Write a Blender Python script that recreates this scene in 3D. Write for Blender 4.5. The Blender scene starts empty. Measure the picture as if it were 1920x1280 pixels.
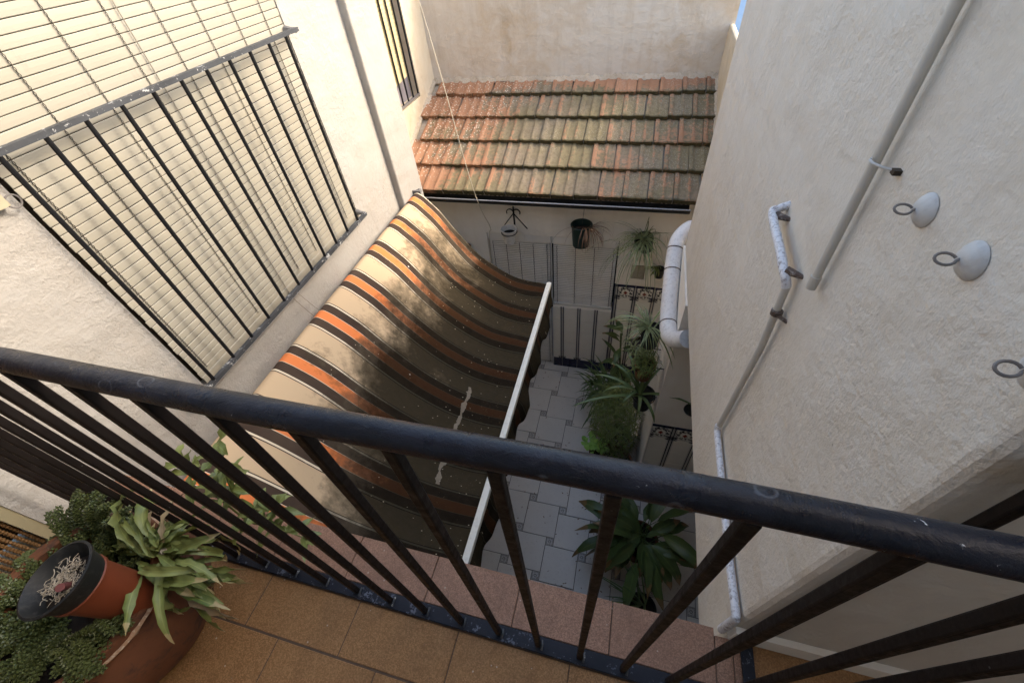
import bpy, math, random
from mathutils import Vector, Matrix, noise
random.seed(7)
D = bpy.data
S = bpy.context.scene
C = S.collection
rad = math.radians

# ------------------------------------------------------------ camera, light
cam = D.cameras.new('camera'); co = D.objects.new('camera', cam); C.objects.link(co)
p, y, r = rad(46.454), rad(-19.533), rad(-7.1525)
fw = Vector((math.sin(y)*math.cos(p), math.cos(y)*math.cos(p), -math.sin(p)))
rt = fw.cross(Vector((0, 0, 1))).normalized(); up = rt.cross(fw)
rt2 = rt*math.cos(r)+up*math.sin(r); up2 = -rt*math.sin(r)+up*math.cos(r)
M = Matrix((rt2, up2, -fw)).transposed().to_4x4()
co.matrix_world = M
cam.sensor_width = 36; cam.lens = 36*790.9/1920
cam.clip_start = 0.02; cam.clip_end = 200
S.camera = co

SUN = Vector((0.70, 0.26, 0.52)).normalized()
w = D.worlds.new('World'); S.world = w; w.use_nodes = True
wn = w.node_tree
sky = wn.nodes.new('ShaderNodeTexSky'); sky.sky_type = 'NISHITA'; sky.sun_disc = False
sky.sun_elevation = math.asin(SUN.z); sky.sun_rotation = math.atan2(SUN.x, SUN.y)
sky.air_density = 1.0; sky.dust_density = 2.5; sky.ozone_density = 1.0
bg = wn.nodes['Background']; bg.inputs['Strength'].default_value = 0.15
tint = wn.nodes.new('ShaderNodeMix'); tint.data_type = 'RGBA'; tint.blend_type = 'MULTIPLY'; tint.inputs[0].default_value = 1
tint.inputs[7].default_value = (1.04, 1.0, .92, 1)
wn.links.new(sky.outputs[0], tint.inputs[6]); wn.links.new(tint.outputs[2], bg.inputs[0])
sl = D.lights.new('sun', 'SUN'); sl.energy = .4; sl.angle = rad(8); sl.color = (1, .95, .88)
so = D.objects.new('sun', sl); C.objects.link(so)
so.rotation_euler = SUN.to_track_quat('Z', 'Y').to_euler(); so.location = (3, 3, 8)
S.view_settings.view_transform = 'Standard'; S.view_settings.look = 'None'
S.view_settings.gamma = 1; S.view_settings.use_curve_mapping = False
S.view_settings.exposure = 2.3
S.cycles.max_bounces = 14; S.cycles.diffuse_bounces = 10

# ------------------------------------------------------------ materials
class NT:
    def __init__(s, name, rough=.7, spec=.3, coat=0):
        s.m = D.materials.new(name); s.m.use_nodes = True; s.t = s.m.node_tree
        s.b = s.t.nodes['Principled BSDF']; s.b.inputs['Roughness'].default_value = rough
        s.b.inputs['Specular IOR Level'].default_value = spec
        s.b.inputs['Coat Weight'].default_value = coat; s.b.inputs['Coat Roughness'].default_value = .2
        s.tc = s.t.nodes.new('ShaderNodeTexCoord'); s.geo = s.t.nodes.new('ShaderNodeNewGeometry')
        s.obj = s.tc.outputs['Object']; s.uv = s.tc.outputs['UV']; s.pos = s.geo.outputs['Position']
    def lk(s, a, b):
        if hasattr(a, 'is_output') or isinstance(a, bpy.types.NodeSocket): s.t.links.new(a, b)
        elif isinstance(a, (tuple, list)):
            b.default_value = tuple(a)+(1,) if len(b.default_value) == 4 and len(a) == 3 else a
        else: b.default_value = a
    def n(s, t, **k):
        x = s.t.nodes.new('ShaderNode'+t)
        for a, v in k.items(): setattr(x, a, v)
        return x
    def map(s, v, scale=(1, 1, 1), loc=(0, 0, 0)):
        x = s.n('Mapping'); s.lk(v, x.inputs['Vector']); x.inputs['Scale'].default_value = scale; x.inputs['Location'].default_value = loc
        return x.outputs[0]
    def noise(s, v, scale, detail=4, rough=.55, dist=0):
        x = s.n('TexNoise'); s.lk(v, x.inputs['Vector']); x.inputs['Scale'].default_value = scale
        x.inputs['Detail'].default_value = detail; x.inputs['Roughness'].default_value = rough; x.inputs['Distortion'].default_value = dist
        return x.outputs[0]
    def voro(s, v, scale, feature='F1', rnd=1):
        x = s.n('TexVoronoi', feature=feature); s.lk(v, x.inputs['Vector']); x.inputs['Scale'].default_value = scale
        x.inputs['Randomness'].default_value = rnd
        return x
    def ramp(s, v, stops, interp='LINEAR'):
        x = s.n('ValToRGB'); s.lk(v, x.inputs[0]); e = x.color_ramp.elements; x.color_ramp.interpolation = interp
        while len(e) < len(stops): e.new(.5)
        for i, (q, c) in enumerate(stops):
            e[i].position = q
            if not isinstance(c, (tuple, list)): c = (c, c, c)
            e[i].color = tuple(c)+(1,)
        return x.outputs[0]
    def math(s, op, a, b=0, c=0):
        x = s.n('Math', operation=op); s.lk(a, x.inputs[0]); s.lk(b, x.inputs[1]); s.lk(c, x.inputs[2]); return x.outputs[0]
    def mix(s, f, a, b, mode='MIX'):
        x = s.n('Mix', data_type='RGBA', blend_type=mode); s.lk(f, x.inputs[0]); s.lk(a, x.inputs[6]); s.lk(b, x.inputs[7]); return x.outputs[2]
    def sep(s, v):
        x = s.n('SeparateXYZ'); s.lk(v, x.inputs[0]); return x.outputs
    def rnd(s):
        return s.n('ObjectInfo').outputs['Random']
    def bump(s, h, st=.5, dist=.01, prev=None):
        x = s.n('Bump'); s.lk(h, x.inputs['Height']); x.inputs['Strength'].default_value = st; x.inputs['Distance'].default_value = dist
        if prev is not None: s.lk(prev, x.inputs['Normal'])
        s.lk(x.outputs[0], s.b.inputs['Normal']); return x.outputs[0]
    def col(s, c): s.lk(c, s.b.inputs['Base Color']); return s
    def ro(s, c): s.lk(c, s.b.inputs['Roughness']); return s

def stucco(name, base, stain, amt=.35, bump=.6, warm=None, fine=110, seam=None):
    t = NT(name, .85, .2)
    big = t.noise(t.pos, 1.3, 5, .6); med = t.noise(t.pos, 7, 6, .6, .6)
    st = t.ramp(t.math('MULTIPLY', big, med), [(.2, 0), (.42, 1)])
    c = t.mix(t.math('MULTIPLY', st, amt), base, stain)
    streak = t.ramp(t.noise(t.map(t.pos, (9, 9, .8)), 1.0, 6, .65), [(.52, 0), (.72, 1)])
    c = t.mix(t.math('MULTIPLY', streak, amt*.45), c, tuple(q*.72 for q in stain))
    spk = t.ramp(t.voro(t.pos, 9).outputs['Distance'], [(.015, 1), (.03, 0)])
    c = t.mix(t.math('MULTIPLY', spk, .5), c, (.2, .16, .12))
    t.col(c)
    patch = t.ramp(t.noise(t.pos, 2.2, 3), [(.38, .25), (.6, 1)])
    h = t.math('MULTIPLY', t.math('ADD', t.noise(t.pos, fine, 4, .6), t.math('MULTIPLY', t.noise(t.pos, fine*.32, 3, .6), 1.6)), patch)
    b1 = t.bump(h, bump, .010)
    b2 = t.bump(t.noise(t.map(t.pos, (1, 1, 1.6)), 4.5, 3, .5), .5, .03, b1)
    if seam: b2 = t.bump(t.ramp(t.noise(t.pos, 22, 6, .75), [(.42, 0), (.62, 1)]), .35, .006, b2)
    return t.m

m_right = stucco('stucco_cream', (.62, .57, .495), (.55, .47, .36), .4, .42, fine=120)
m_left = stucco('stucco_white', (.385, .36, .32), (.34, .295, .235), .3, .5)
m_back = stucco('stucco_stained', (.62, .555, .47), (.50, .38, .25), .75, .35)
m_rec = stucco('stucco_warm', (.66, .57, .43), (.5, .37, .2), .5, .35)
m_fac = stucco('stucco_facade', (.80, .75, .67), (.68, .58, .44), .3, .18)

def iron(name, base, chips, rough=.42, chipc=(.55, .55, .52), scale=60, thr=.70, coat=0):
    t = NT(name, rough, .22, coat)
    n1 = t.noise(t.pos, scale, 6, .7); n2 = t.noise(t.pos, scale*.22, 4, .6)
    ch = t.ramp(t.math('MULTIPLY', t.math('ADD', n1, n2), .5), [(thr-.03, 0), (thr, 1)])
    sc = t.ramp(t.voro(t.pos, 34).outputs['Distance'], [(.035, 1), (.06, 0)])
    c = t.mix(t.ramp(t.noise(t.pos, 9, 5), [(.35, 0), (.7, 1)]), base, tuple(q*1.5+.002 for q in base))
    c = t.mix(t.math('MULTIPLY', ch, chips), c, chipc); c = t.mix(t.math('MULTIPLY', sc, chips*.25), c, chipc)
    t.col(c); t.ro(t.ramp(n1, [(.3, rough-.12), (.7, rough+.2)]))
    t.bump(n1, .25, .002); return t.m
m_iron = iron('black_iron_paint', (.006, .006, .007), .6, .5, thr=.73)
m_ironb = iron('brown_black_iron', (.006, .0038, .003), .5, .5, thr=.74)
m_base = iron('worn_navy_iron', (.010, .011, .016), .6, .5, (.16, .17, .21), 120, .6)
m_grime = iron('grey_weathered_iron', (.045, .047, .05), .9, .5, (.5, .5, .48), 90, .6)
# hand rail: worn gloss paint with rings and scuffs
t = NT('handrail_gloss_paint', .34, .3, 0)
n1 = t.noise(t.pos, 70, 7, .7); n2 = t.noise(t.pos, 11, 5, .65, 1.2)
c = t.mix(t.ramp(n2, [(.4, 0), (.65, 1)]), (.0035, .004, .008), (.009, .010, .017))
vr = t.voro(t.map(t.pos, (.8, 1.1, 1)), 22).outputs['Distance']
ring = t.ramp(vr, [(.16, 0), (.185, 1), (.20, 1), (.215, 0)])
ringm = t.math('MULTIPLY', ring, t.ramp(t.noise(t.pos, 7, 3), [(.48, 0), (.58, .35)]))
c = t.mix(ringm, c, (.16, .17, .19))
scr = t.ramp(t.noise(t.map(t.pos, (5, 40, 40)), 6, 6, .75), [(.6, 0), (.75, .5)])
c = t.mix(scr, c, (.14, .13, .13))
ch = t.ramp(t.math('MULTIPLY', t.math('ADD', n1, n2), .5), [(.64, 0), (.655, 1)])
c = t.mix(ch, c, (.6, .6, .6)); t.col(c)
t.ro(t.ramp(t.noise(t.pos, 16, 6, .7), [(.35, .2), (.65, .48)])); t.bump(t.math('ADD', n1, t.math('MULTIPLY', n2, 2)), .5, .003)
m_rail = t.m

def terrac(name, a, b, spark=.35):
    t = NT(name, .6, .35)
    g = t.voro(t.pos, 340).outputs['Color']; gs = t.sep(g)[0]
    c = t.mix(t.noise(t.pos, 5, 4), a, b); c = t.mix(t.math('MULTIPLY', t.ramp(gs, [(.2, 0), (.95, 1)]), .55), c, tuple(min(1, q*1.9+.03) for q in b))
    c = t.mix(t.math('MULTIPLY', t.ramp(t.noise(t.pos, 420, 2), [(.55, 0), (.7, 1)]), .55), c, tuple(q*.4 for q in a))
    c = t.mix(t.ramp(t.voro(t.pos, 24).outputs['Distance'], [(.05, .8), (.07, 0)]), c, (.6, .52, .42))
    c = t.mix(t.math('MULTIPLY', t.ramp(t.noise(t.pos, 2.5, 6, .7, .8), [(.48, 0), (.68, 1)]), .45), c, tuple(q*.5 for q in a))
    c = t.mix(t.math('MULTIPLY', t.rnd(), .25), c, b)
    t.col(c); t.bump(t.noise(t.pos, 300, 3), .25, .001); return t.m
m_tfloor = terrac('granular_tile_shade_tone', (.20, .098, .034), (.27, .138, .05))  # same tile as the ledge; browner colour carries the shade inside the rail
m_tledge = terrac('granular_tile_lit_tone', (.19, .098, .058), (.24, .128, .078))  # ledge copy of that tile; pinker colour carries the stronger light outside
t = NT('dark_grout', .9); t.col(t.mix(t.noise(t.pos, 40), (.07, .045, .03), (.15, .1, .07))); m_grout = t.m
t = NT('grey_grout', .9); t.col((.11, .10, .09)); m_grout2 = t.m

t = NT('grey_stoneware', .3, .4)
c = t.mix(t.noise(t.pos, 6, 6, .6), (.60, .56, .50), (.70, .67, .62))
c = t.mix(t.math('MULTIPLY', t.rnd(), .25), c, (.52, .50, .46))
c = t.mix(t.math('MULTIPLY', t.ramp(t.noise(t.pos, 45, 6, .75), [(.55, 0), (.75, 1)]), .35), c, (.2, .17, .14))
c = t.mix(t.ramp(t.voro(t.pos, 8).outputs['Distance'], [(.02, .8), (.035, 0)]), c, (.09, .08, .07))
t.col(c); t.ro(t.ramp(t.noise(t.pos, 12, 4), [(.3, .28), (.7, .5)])); t.bump(t.noise(t.pos, 60, 3), .08, .001); m_stone = t.m
t = NT('patterned_insert', .35, .4)
u, v, _ = t.sep(t.uv)
du = t.math('ABSOLUTE', t.math('SUBTRACT', u, .5)); dv = t.math('ABSOLUTE', t.math('SUBTRACT', v, .5))
mx = t.math('MAXIMUM', du, dv); rr = t.math('SQRT', t.math('ADD', t.math('MULTIPLY', du, du), t.math('MULTIPLY', dv, dv)))
f1 = t.ramp(mx, [(0, 0), (.36, 0), (.37, 1), (.43, 1), (.44, 0)]); f2 = t.ramp(rr, [(0, 0), (.1, 0), (.12, 1), (.2, 1), (.23, 0)])
f3 = t.ramp(t.noise(t.map(t.uv, (6, 6, 1)), 1.6, 2), [(.5, 0), (.56, 1)])
t.col(t.mix(t.math('MAXIMUM', f1, t.math('MAXIMUM', f2, t.math('MULTIPLY', f3, .8))), (.56, .53, .48), (.20, .18, .17))); m_insert = t.m

def dado(name, kind):
    t = NT(name, .22, .5)
    u, v, _ = t.sep(t.uv)
    e = t.math('MINIMUM', u, t.math('SUBTRACT', 1, u))
    base = t.mix(t.noise(t.pos, 9, 3), (.72, .68, .60), (.80, .76, .68))
    navy = (.012, .012, .035)
    if kind == 'navy':
        t.col(t.mix(t.noise(t.pos, 20), (.008, .008, .03), (.02, .02, .05))); return t.m
    s = t.ramp(e, [(0, .35), (.035, .35), (.045, 1), (.09, 1), (.098, .1), (.118, .1), (.123, .7), (.135, 0)], 'LINEAR')
    c = t.mix(s, base, navy)
    if kind == 'deco':
        n = t.noise(t.map(t.uv, (5, 5, 1)), 1.7, 3, .6, .8)
        uc = t.math('ABSOLUTE', t.math('SUBTRACT', u, .5))
        vc = t.math('SUBTRACT', v, .62)
        rr = t.math('SQRT', t.math('ADD', t.math('POWER', uc, 2), t.math('POWER', vc, 2)))
        sw = t.math('MULTIPLY', t.ramp(rr, [(.18, 0), (.24, 1), (.36, 1), (.44, 0)]), t.ramp(n, [(.42, 0), (.5, 1)]))
        heart = t.ramp(t.math('ADD', t.math('MULTIPLY', uc, 1.3), t.math('ABSOLUTE', t.math('ADD', vc, .05))), [(.12, 1), (.18, 0)])
        cap = t.math('MULTIPLY', t.ramp(e, [(.2, 1), (.28, 0)]), t.ramp(v, [(.3, 1), (.42, 0)]))
        cap = t.math('MULTIPLY', cap, t.ramp(n, [(.36, 0), (.46, 1)]))
        ln = t.ramp(t.math('ABSOLUTE', t.math('SUBTRACT', v, .16)), [(.012, .7), (.02, 0)])
        c = t.mix(sw, c, (.03, .026, .03)); c = t.mix(heart, c, (.22, .045, .03)); c = t.mix(t.math('MAXIMUM', cap, ln), c, (.025, .022, .035))
    if kind == 'foot':
        n = t.noise(t.map(t.uv, (5, 5, 1)), 1.7, 3)
        cap = t.math('MULTIPLY', t.math('MULTIPLY', t.ramp(e, [(.2, 1), (.26, 0)]), t.ramp(v, [(.2, 1), (.3, 0)])), t.ramp(n, [(.36, 0), (.46, 1)]))
        c = t.mix(cap, c, (.02, .02, .03))
    t.col(c); return t.m
m_dplain, m_ddeco, m_dfoot, m_dnavy = dado('dado_stripe', 'plain'), dado('dado_deco', 'deco'), dado('dado_foot', 'foot'), dado('dado_navy', 'navy')

def plain(name, c, rough=.5, spec=.4, var=.15, sc=20, bump=0, dirt=None):
    t = NT(name, rough, spec)
    cc = t.mix(t.noise(t.pos, sc, 5, .65), c, tuple(q*(1-var) for q in c))
    if dirt: cc = t.mix(t.math('MULTIPLY', t.ramp(t.noise(t.pos, sc*1.7, 6, .7, .5), [(.5, 0), (.66, 1)]), dirt[1]), cc, dirt[0])
    t.col(cc)
    if bump: t.bump(t.noise(t.pos, sc*6, 3), bump, .002)
    return t.m
def slatm(name, c, c2):
    t = NT(name, .38, .4)
    cc = t.mix(t.rnd(), c, tuple(q*.9 for q in c)); cc = t.mix(t.ramp(t.noise(t.pos, 3, 5), [(.4, 0), (.75, .6)]), cc, c2)
    cc = t.mix(t.math('MULTIPLY', t.ramp(t.noise(t.map(t.pos, (1, 1, .25)), 18, 5, .7), [(.58, 0), (.75, 1)]), .3), cc, tuple(q*.5 for q in c2))
    t.col(cc); return t.m
m_blind = slatm('cream_slat', (.37, .34, .27), (.32, .285, .21))
m_blindf = slatm('grey_white_slat', (.80, .77, .72), (.70, .62, .48))
m_blindy = slatm('yellow_slat', (.72, .60, .33), (.55, .45, .25))
m_wire = plain('dark_wire', (.035, .028, .02), .5)
m_pipegrey = plain('grey_pipe_paint', (.53, .50, .44), .45, var=.1, sc=8)
m_pipewhite = plain('white_pipe', (.74, .72, .70), .5, sc=30, dirt=((.22, .2, .19), .35), bump=.1)
m_chipwhite = plain('chipped_white_paint', (.7, .7, .72), .5, sc=60, var=.1, dirt=((.12, .08, .07), .75), bump=.3)
m_rust = plain('rusty_clamp', (.12, .08, .06), .7, sc=60, var=.5, dirt=((.4, .36, .32), .7), bump=.3)
m_discw = plain('off_white_disc', (.56, .55, .53), .55, sc=30, bump=.15, dirt=((.3, .25, .2), .3))
m_hook = plain('grey_hook', (.2, .18, .165), .5)
m_gutter = plain('black_gutter', (.014, .013, .013), .4, sc=15, var=.3)
m_rim = plain('gutter_rim_glint', (.3, .3, .31), .25, .6, dirt=((.1, .1, .1), .6), sc=30)  # lighter grey colours in the glint along the black gutter's edge
m_barw = plain('cream_alu_bar', (.75, .72, .62), .35, sc=15, var=.08, dirt=((.35, .32, .26), .3))
m_metal = plain('galvanised', (.25, .24, .23), .4, sc=50, var=.5, dirt=((.03, .03, .03), .8))
m_frame = plain('brown_frame', (.055, .038, .024), .6, sc=25, var=.5, bump=.2)
m_creamfr = plain('cream_frame', (.38, .33, .2), .5, sc=20)
m_glass = plain('dark_pane', (.02, .02, .02), .15, .5)
m_rope = plain('pale_cord', (.5, .44, .33), .8); m_roped = plain('old_cord', (.26, .23, .18), .8)
m_black = plain('black_plastic', (.009, .010, .010), .6, sc=30, dirt=((.05, .045, .04), .5))
m_dgreen = plain('dark_green_plastic', (.012, .028, .024), .4)
m_wplast = plain('white_plastic', (.62, .60, .56), .5, sc=60, dirt=((.3, .25, .2), .6))
m_orange = plain('orange_pot', (.20, .045, .016), .5, sc=12, var=.4)
m_terra = plain('old_terracotta', (.20, .075, .032), .85, sc=9, var=.55, bump=.5, dirt=((.06, .032, .022), .9))
m_terral = plain('limed_rim', (.42, .26, .16), .9, sc=70, bump=.6, dirt=((.62, .54, .42), .8))
m_soil = plain('potting_soil', (.02, .014, .01), .95, sc=80, var=.6, bump=.8)
m_straw = plain('dry_straw', (.42, .36, .27), .8, sc=40, var=.4)
m_label = plain('faded_label', (.16, .05, .045), .6); m_card = plain('cardboard', (.30, .20, .12), .8)
m_bead = plain('brown_cord_strand', (.20, .105, .035), .55, sc=30, var=.4)
m_blue = plain('pale_blue_wall', (.45, .62, .85), .8)
m_dried = plain('dried_leaf', (.26, .14, .08), .7, sc=40, var=.5)
m_pierside = m_fac

def leafm(name, a, b, tip=None, stripe=None, rough=.42):
    t = NT(name, rough, .4)
    u, v, _ = t.sep(t.uv)
    c = t.mix(t.rnd(), a, b); c = t.mix(t.ramp(t.noise(t.pos, 25, 4), [(.4, 0), (.7, .6)]), c, b)
    rib = t.math('ABSOLUTE', t.math('SUBTRACT', u, .5))
    if stripe: c = t.mix(t.ramp(rib, [(.26, 0), (.34, .85)]), c, stripe)
    else: c = t.mix(t.ramp(rib, [(.03, .35), (.07, 0)]), c, tuple(q*1.6 for q in b))
    if tip: c = t.mix(t.ramp(t.math('ADD', v, t.math('MULTIPLY', t.noise(t.pos, 18, 3), .3)), [(.98, 0), (1.1, .8)]), c, tip)
    t.col(c); t.b.inputs['Subsurface Weight'].default_value = 0
    t.bump(t.noise(t.map(t.uv, (30, 2, 1)), 1, 2), .15, .003); return t.m
m_spider = leafm('spider_leaf', (.085, .12, .03), (.12, .15, .045), stripe=(.32, .33, .17))
m_aspid = leafm('aspidistra_leaf', (.045, .07, .02), (.075, .11, .03), tip=(.22, .12, .05))
m_strap = leafm('strap_leaf', (.07, .11, .035), (.12, .16, .06))
m_dark = leafm('dark_leaf', (.045, .075, .02), (.08, .12, .03))
m_fern = leafm('fern_green', (.08, .12, .025), (.17, .19, .045))
m_lime = leafm('lime_leaf', (.20, .40, .06), (.30, .48, .10))
m_wilt = leafm('wilting_leaf', (.08, .115, .025), (.22, .24, .07), tip=(.42, .32, .16))
m_young = leafm('young_leaf', (.10, .125, .028), (.17, .19, .05))
m_dryleaf = leafm('dry_leaf_tan', (.24, .17, .09), (.32, .24, .13))
m_sedum = leafm('sedum_green', (.05, .065, .018), (.10, .12, .04))

# roof tile: orange clay under moss and lichen
t = NT('mossy_clay_tile', .9, .15)
px, py, pz = t.sep(t.pos); ox, oy, oz = t.sep(t.obj)
big = t.noise(t.pos, 2.0, 4, .6); fine = t.noise(t.pos, 30, 6, .7)
clay = t.mix(t.noise(t.pos, 14, 4), (.34, .165, .09), (.43, .245, .15)); clay = t.mix(t.math('MULTIPLY', t.rnd(), .5), clay, (.22, .11, .06))
g = t.math('ADD', t.math('MULTIPLY', px, .42), 1.12)
g = t.math('MINIMUM', g, .70)
g = t.math('ADD', g, t.math('MULTIPLY', t.math('SUBTRACT', big, .5), 1.2)); g = t.math('ADD', g, t.math('MULTIPLY', t.math('SUBTRACT', fine, .5), 1.1))
g = t.math('ADD', g, t.math('MULTIPLY', t.math('SUBTRACT', t.rnd(), .5), .35))
topf = t.ramp(py, [(0, 0), (1, 0)])
tp = t.math('MULTIPLY', t.math('MAXIMUM', t.math('SUBTRACT', py, 4.72), 0), 3.2); g = t.math('SUBTRACT', g, tp)
oyn = t.math('DIVIDE', oy, .348); lift = t.math('ADD', t.math('MULTIPLY', t.math('SUBTRACT', 1, oyn), .034), .002)
rib = t.ramp(t.math('MULTIPLY', t.math('SUBTRACT', oz, lift), 10), [(.05, 0), (.10, 1)])
g = t.math('SUBTRACT', g, t.math('MULTIPLY', rib, .17))
f = t.ramp(g, [(.34, 0), (.52, .93)])
moss = t.mix(t.ramp(t.noise(t.pos, 1.6, 3), [(.4, 0), (.6, 1)]), (.20, .172, .098), (.235, .195, .14))
moss = t.mix(t.ramp(py, [(0, 0), (1, 0)]), moss, moss)
moss = t.mix(t.math('MULTIPLY', t.ramp(fine, [(.45, 0), (.65, 1)]), .6), moss, (.11, .09, .055))
c = t.mix(f, clay, moss)
lich = t.ramp(t.voro(t.pos, 85).outputs['Distance'], [(.17, 1), (.24, 0)])
lm = t.math('MULTIPLY', lich, t.ramp(t.math('ADD', t.math('MULTIPLY', px, .16), t.noise(t.pos, 3, 4)), [(.42, 0), (.55, .9)]))
c = t.mix(lm, c, (.55, .50, .42))
leftw = t.math('MULTIPLY', t.ramp(t.voro(t.pos, 40).outputs['Distance'], [(.2, 1), (.26, 0)]), t.ramp(t.math('MULTIPLY', t.math('ADD', t.math('MULTIPLY', px, -1.2), t.math('SUBTRACT', py, 5.3)), 1), [(.6, 0), (.9, .85)]))
c = t.mix(leftw, c, (.72, .66, .54))
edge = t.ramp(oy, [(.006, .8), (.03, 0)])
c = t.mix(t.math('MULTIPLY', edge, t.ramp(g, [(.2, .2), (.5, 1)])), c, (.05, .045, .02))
t.col(c); t.bump(t.noise(t.pos, 90, 5, .7), .7, .005); m_tile = t.m
m_mortar = plain('lime_mortar', (.62, .52, .40), .95, sc=30, var=.4, bump=.8, dirt=((.35, .25, .15), .6))

# awning cloth
t = NT('striped_awning_cloth', .9, .03)
u, v, _ = t.sep(t.uv)            # u: 0 roller -> 1 bar, v: metres along the roller
fr = t.math('FRACT', t.math('DIVIDE', t.math('SUBTRACT', v, -1.181), .3635))   # orange centre at .5
a = t.math('MULTIPLY', t.math('ABSOLUTE', t.math('SUBTRACT', fr, .5)), 2)
Or, Cr, Br, Wh = (.72, .20, .055), (.56, .41, .25), (.030, .018, .015), (.72, .62, .45)
c = t.ramp(a, [(0, Or), (.165, Wh), (.18, Br), (.49, Wh), (.545, Br), (.575, Cr)], 'CONSTANT')
c = t.mix(t.math('MULTIPLY', t.noise(t.map(t.uv, (6, 4, 1)), 1, 3), .2), c, (.4, .3, .2))
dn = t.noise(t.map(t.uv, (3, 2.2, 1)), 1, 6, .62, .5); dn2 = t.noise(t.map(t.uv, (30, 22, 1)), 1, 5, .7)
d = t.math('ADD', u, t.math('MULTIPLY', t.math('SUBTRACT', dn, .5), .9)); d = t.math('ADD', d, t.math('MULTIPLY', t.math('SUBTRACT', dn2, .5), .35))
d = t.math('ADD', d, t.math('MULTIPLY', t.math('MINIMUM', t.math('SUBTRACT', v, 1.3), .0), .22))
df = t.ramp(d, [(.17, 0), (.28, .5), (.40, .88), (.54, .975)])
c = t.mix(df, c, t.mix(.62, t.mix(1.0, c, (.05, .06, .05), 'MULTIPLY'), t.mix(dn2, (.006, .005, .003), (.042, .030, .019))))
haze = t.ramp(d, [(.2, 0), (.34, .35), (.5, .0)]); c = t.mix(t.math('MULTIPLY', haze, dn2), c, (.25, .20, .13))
sp = t.ramp(t.voro(t.map(t.uv, (30, 26, 1)), 1).outputs['Distance'], [(.05, 1), (.09, 0)])
spm = t.math('MULTIPLY', sp, t.ramp(t.math('ADD', t.noise(t.map(t.uv, (5, 2, 1)), 1, 3), t.math('MULTIPLY', u, .3)), [(.56, 0), (.68, .8)]))
c = t.mix(spm, c, (.5, .42, .3))
sp2 = t.ramp(t.voro(t.map(t.uv, (90, 75, 1)), 1).outputs['Distance'], [(.08, 1), (.13, 0)])
c = t.mix(t.math('MULTIPLY', sp2, t.ramp(t.math('MULTIPLY', u, t.noise(t.map(t.uv, (4, 3, 1)), 1, 4)), [(.36, 0), (.5, .45)])), c, (.26, .2, .12))
sp3 = t.ramp(t.voro(t.map(t.uv, (5, 4, 1)), 1).outputs['Distance'], [(.018, .8), (.026, 0)]); c = t.mix(sp3, c, (.75, .7, .6))
# long bird-dropping streak near the front
wob = t.math('MULTIPLY', t.math('SUBTRACT', t.noise(t.map(t.uv, (0, 9, 1)), 1, 4), .5), .05)
ds = t.math('ABSOLUTE', t.math('SUBTRACT', t.math('ADD', u, wob), t.math('ADD', .80, t.math('MULTIPLY', t.math('SUBTRACT', v, 1.5), -.01))))
wid = t.math('MULTIPLY', t.noise(t.map(t.uv, (0, 16, 1)), 1, 2), .028)
sf = t.ramp(t.math('SUBTRACT', ds, wid), [(0, .0), (.0001, 0)])
sf = t.math('LESS_THAN', ds, t.math('MULTIPLY', wid, t.ramp(v, [(0, 0), (1, 0)])))
vm = t.math('MULTIPLY', t.math('GREATER_THAN', v, .93), t.math('LESS_THAN', v, 1.72))
sf = t.math('MULTIPLY', t.math('LESS_THAN', ds, t.math('SUBTRACT', wid, .006)), vm)
c = t.mix(t.math('MULTIPLY', sf, .5), c, t.mix(dn2, (.2, .16, .11), (.5, .42, .32)))
t.col(c); t.bump(t.noise(t.map(t.uv, (220, 260, 1)), 1, 2), .1, .001, t.bump(dn, .3, .02)); m_cloth = t.m

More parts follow.
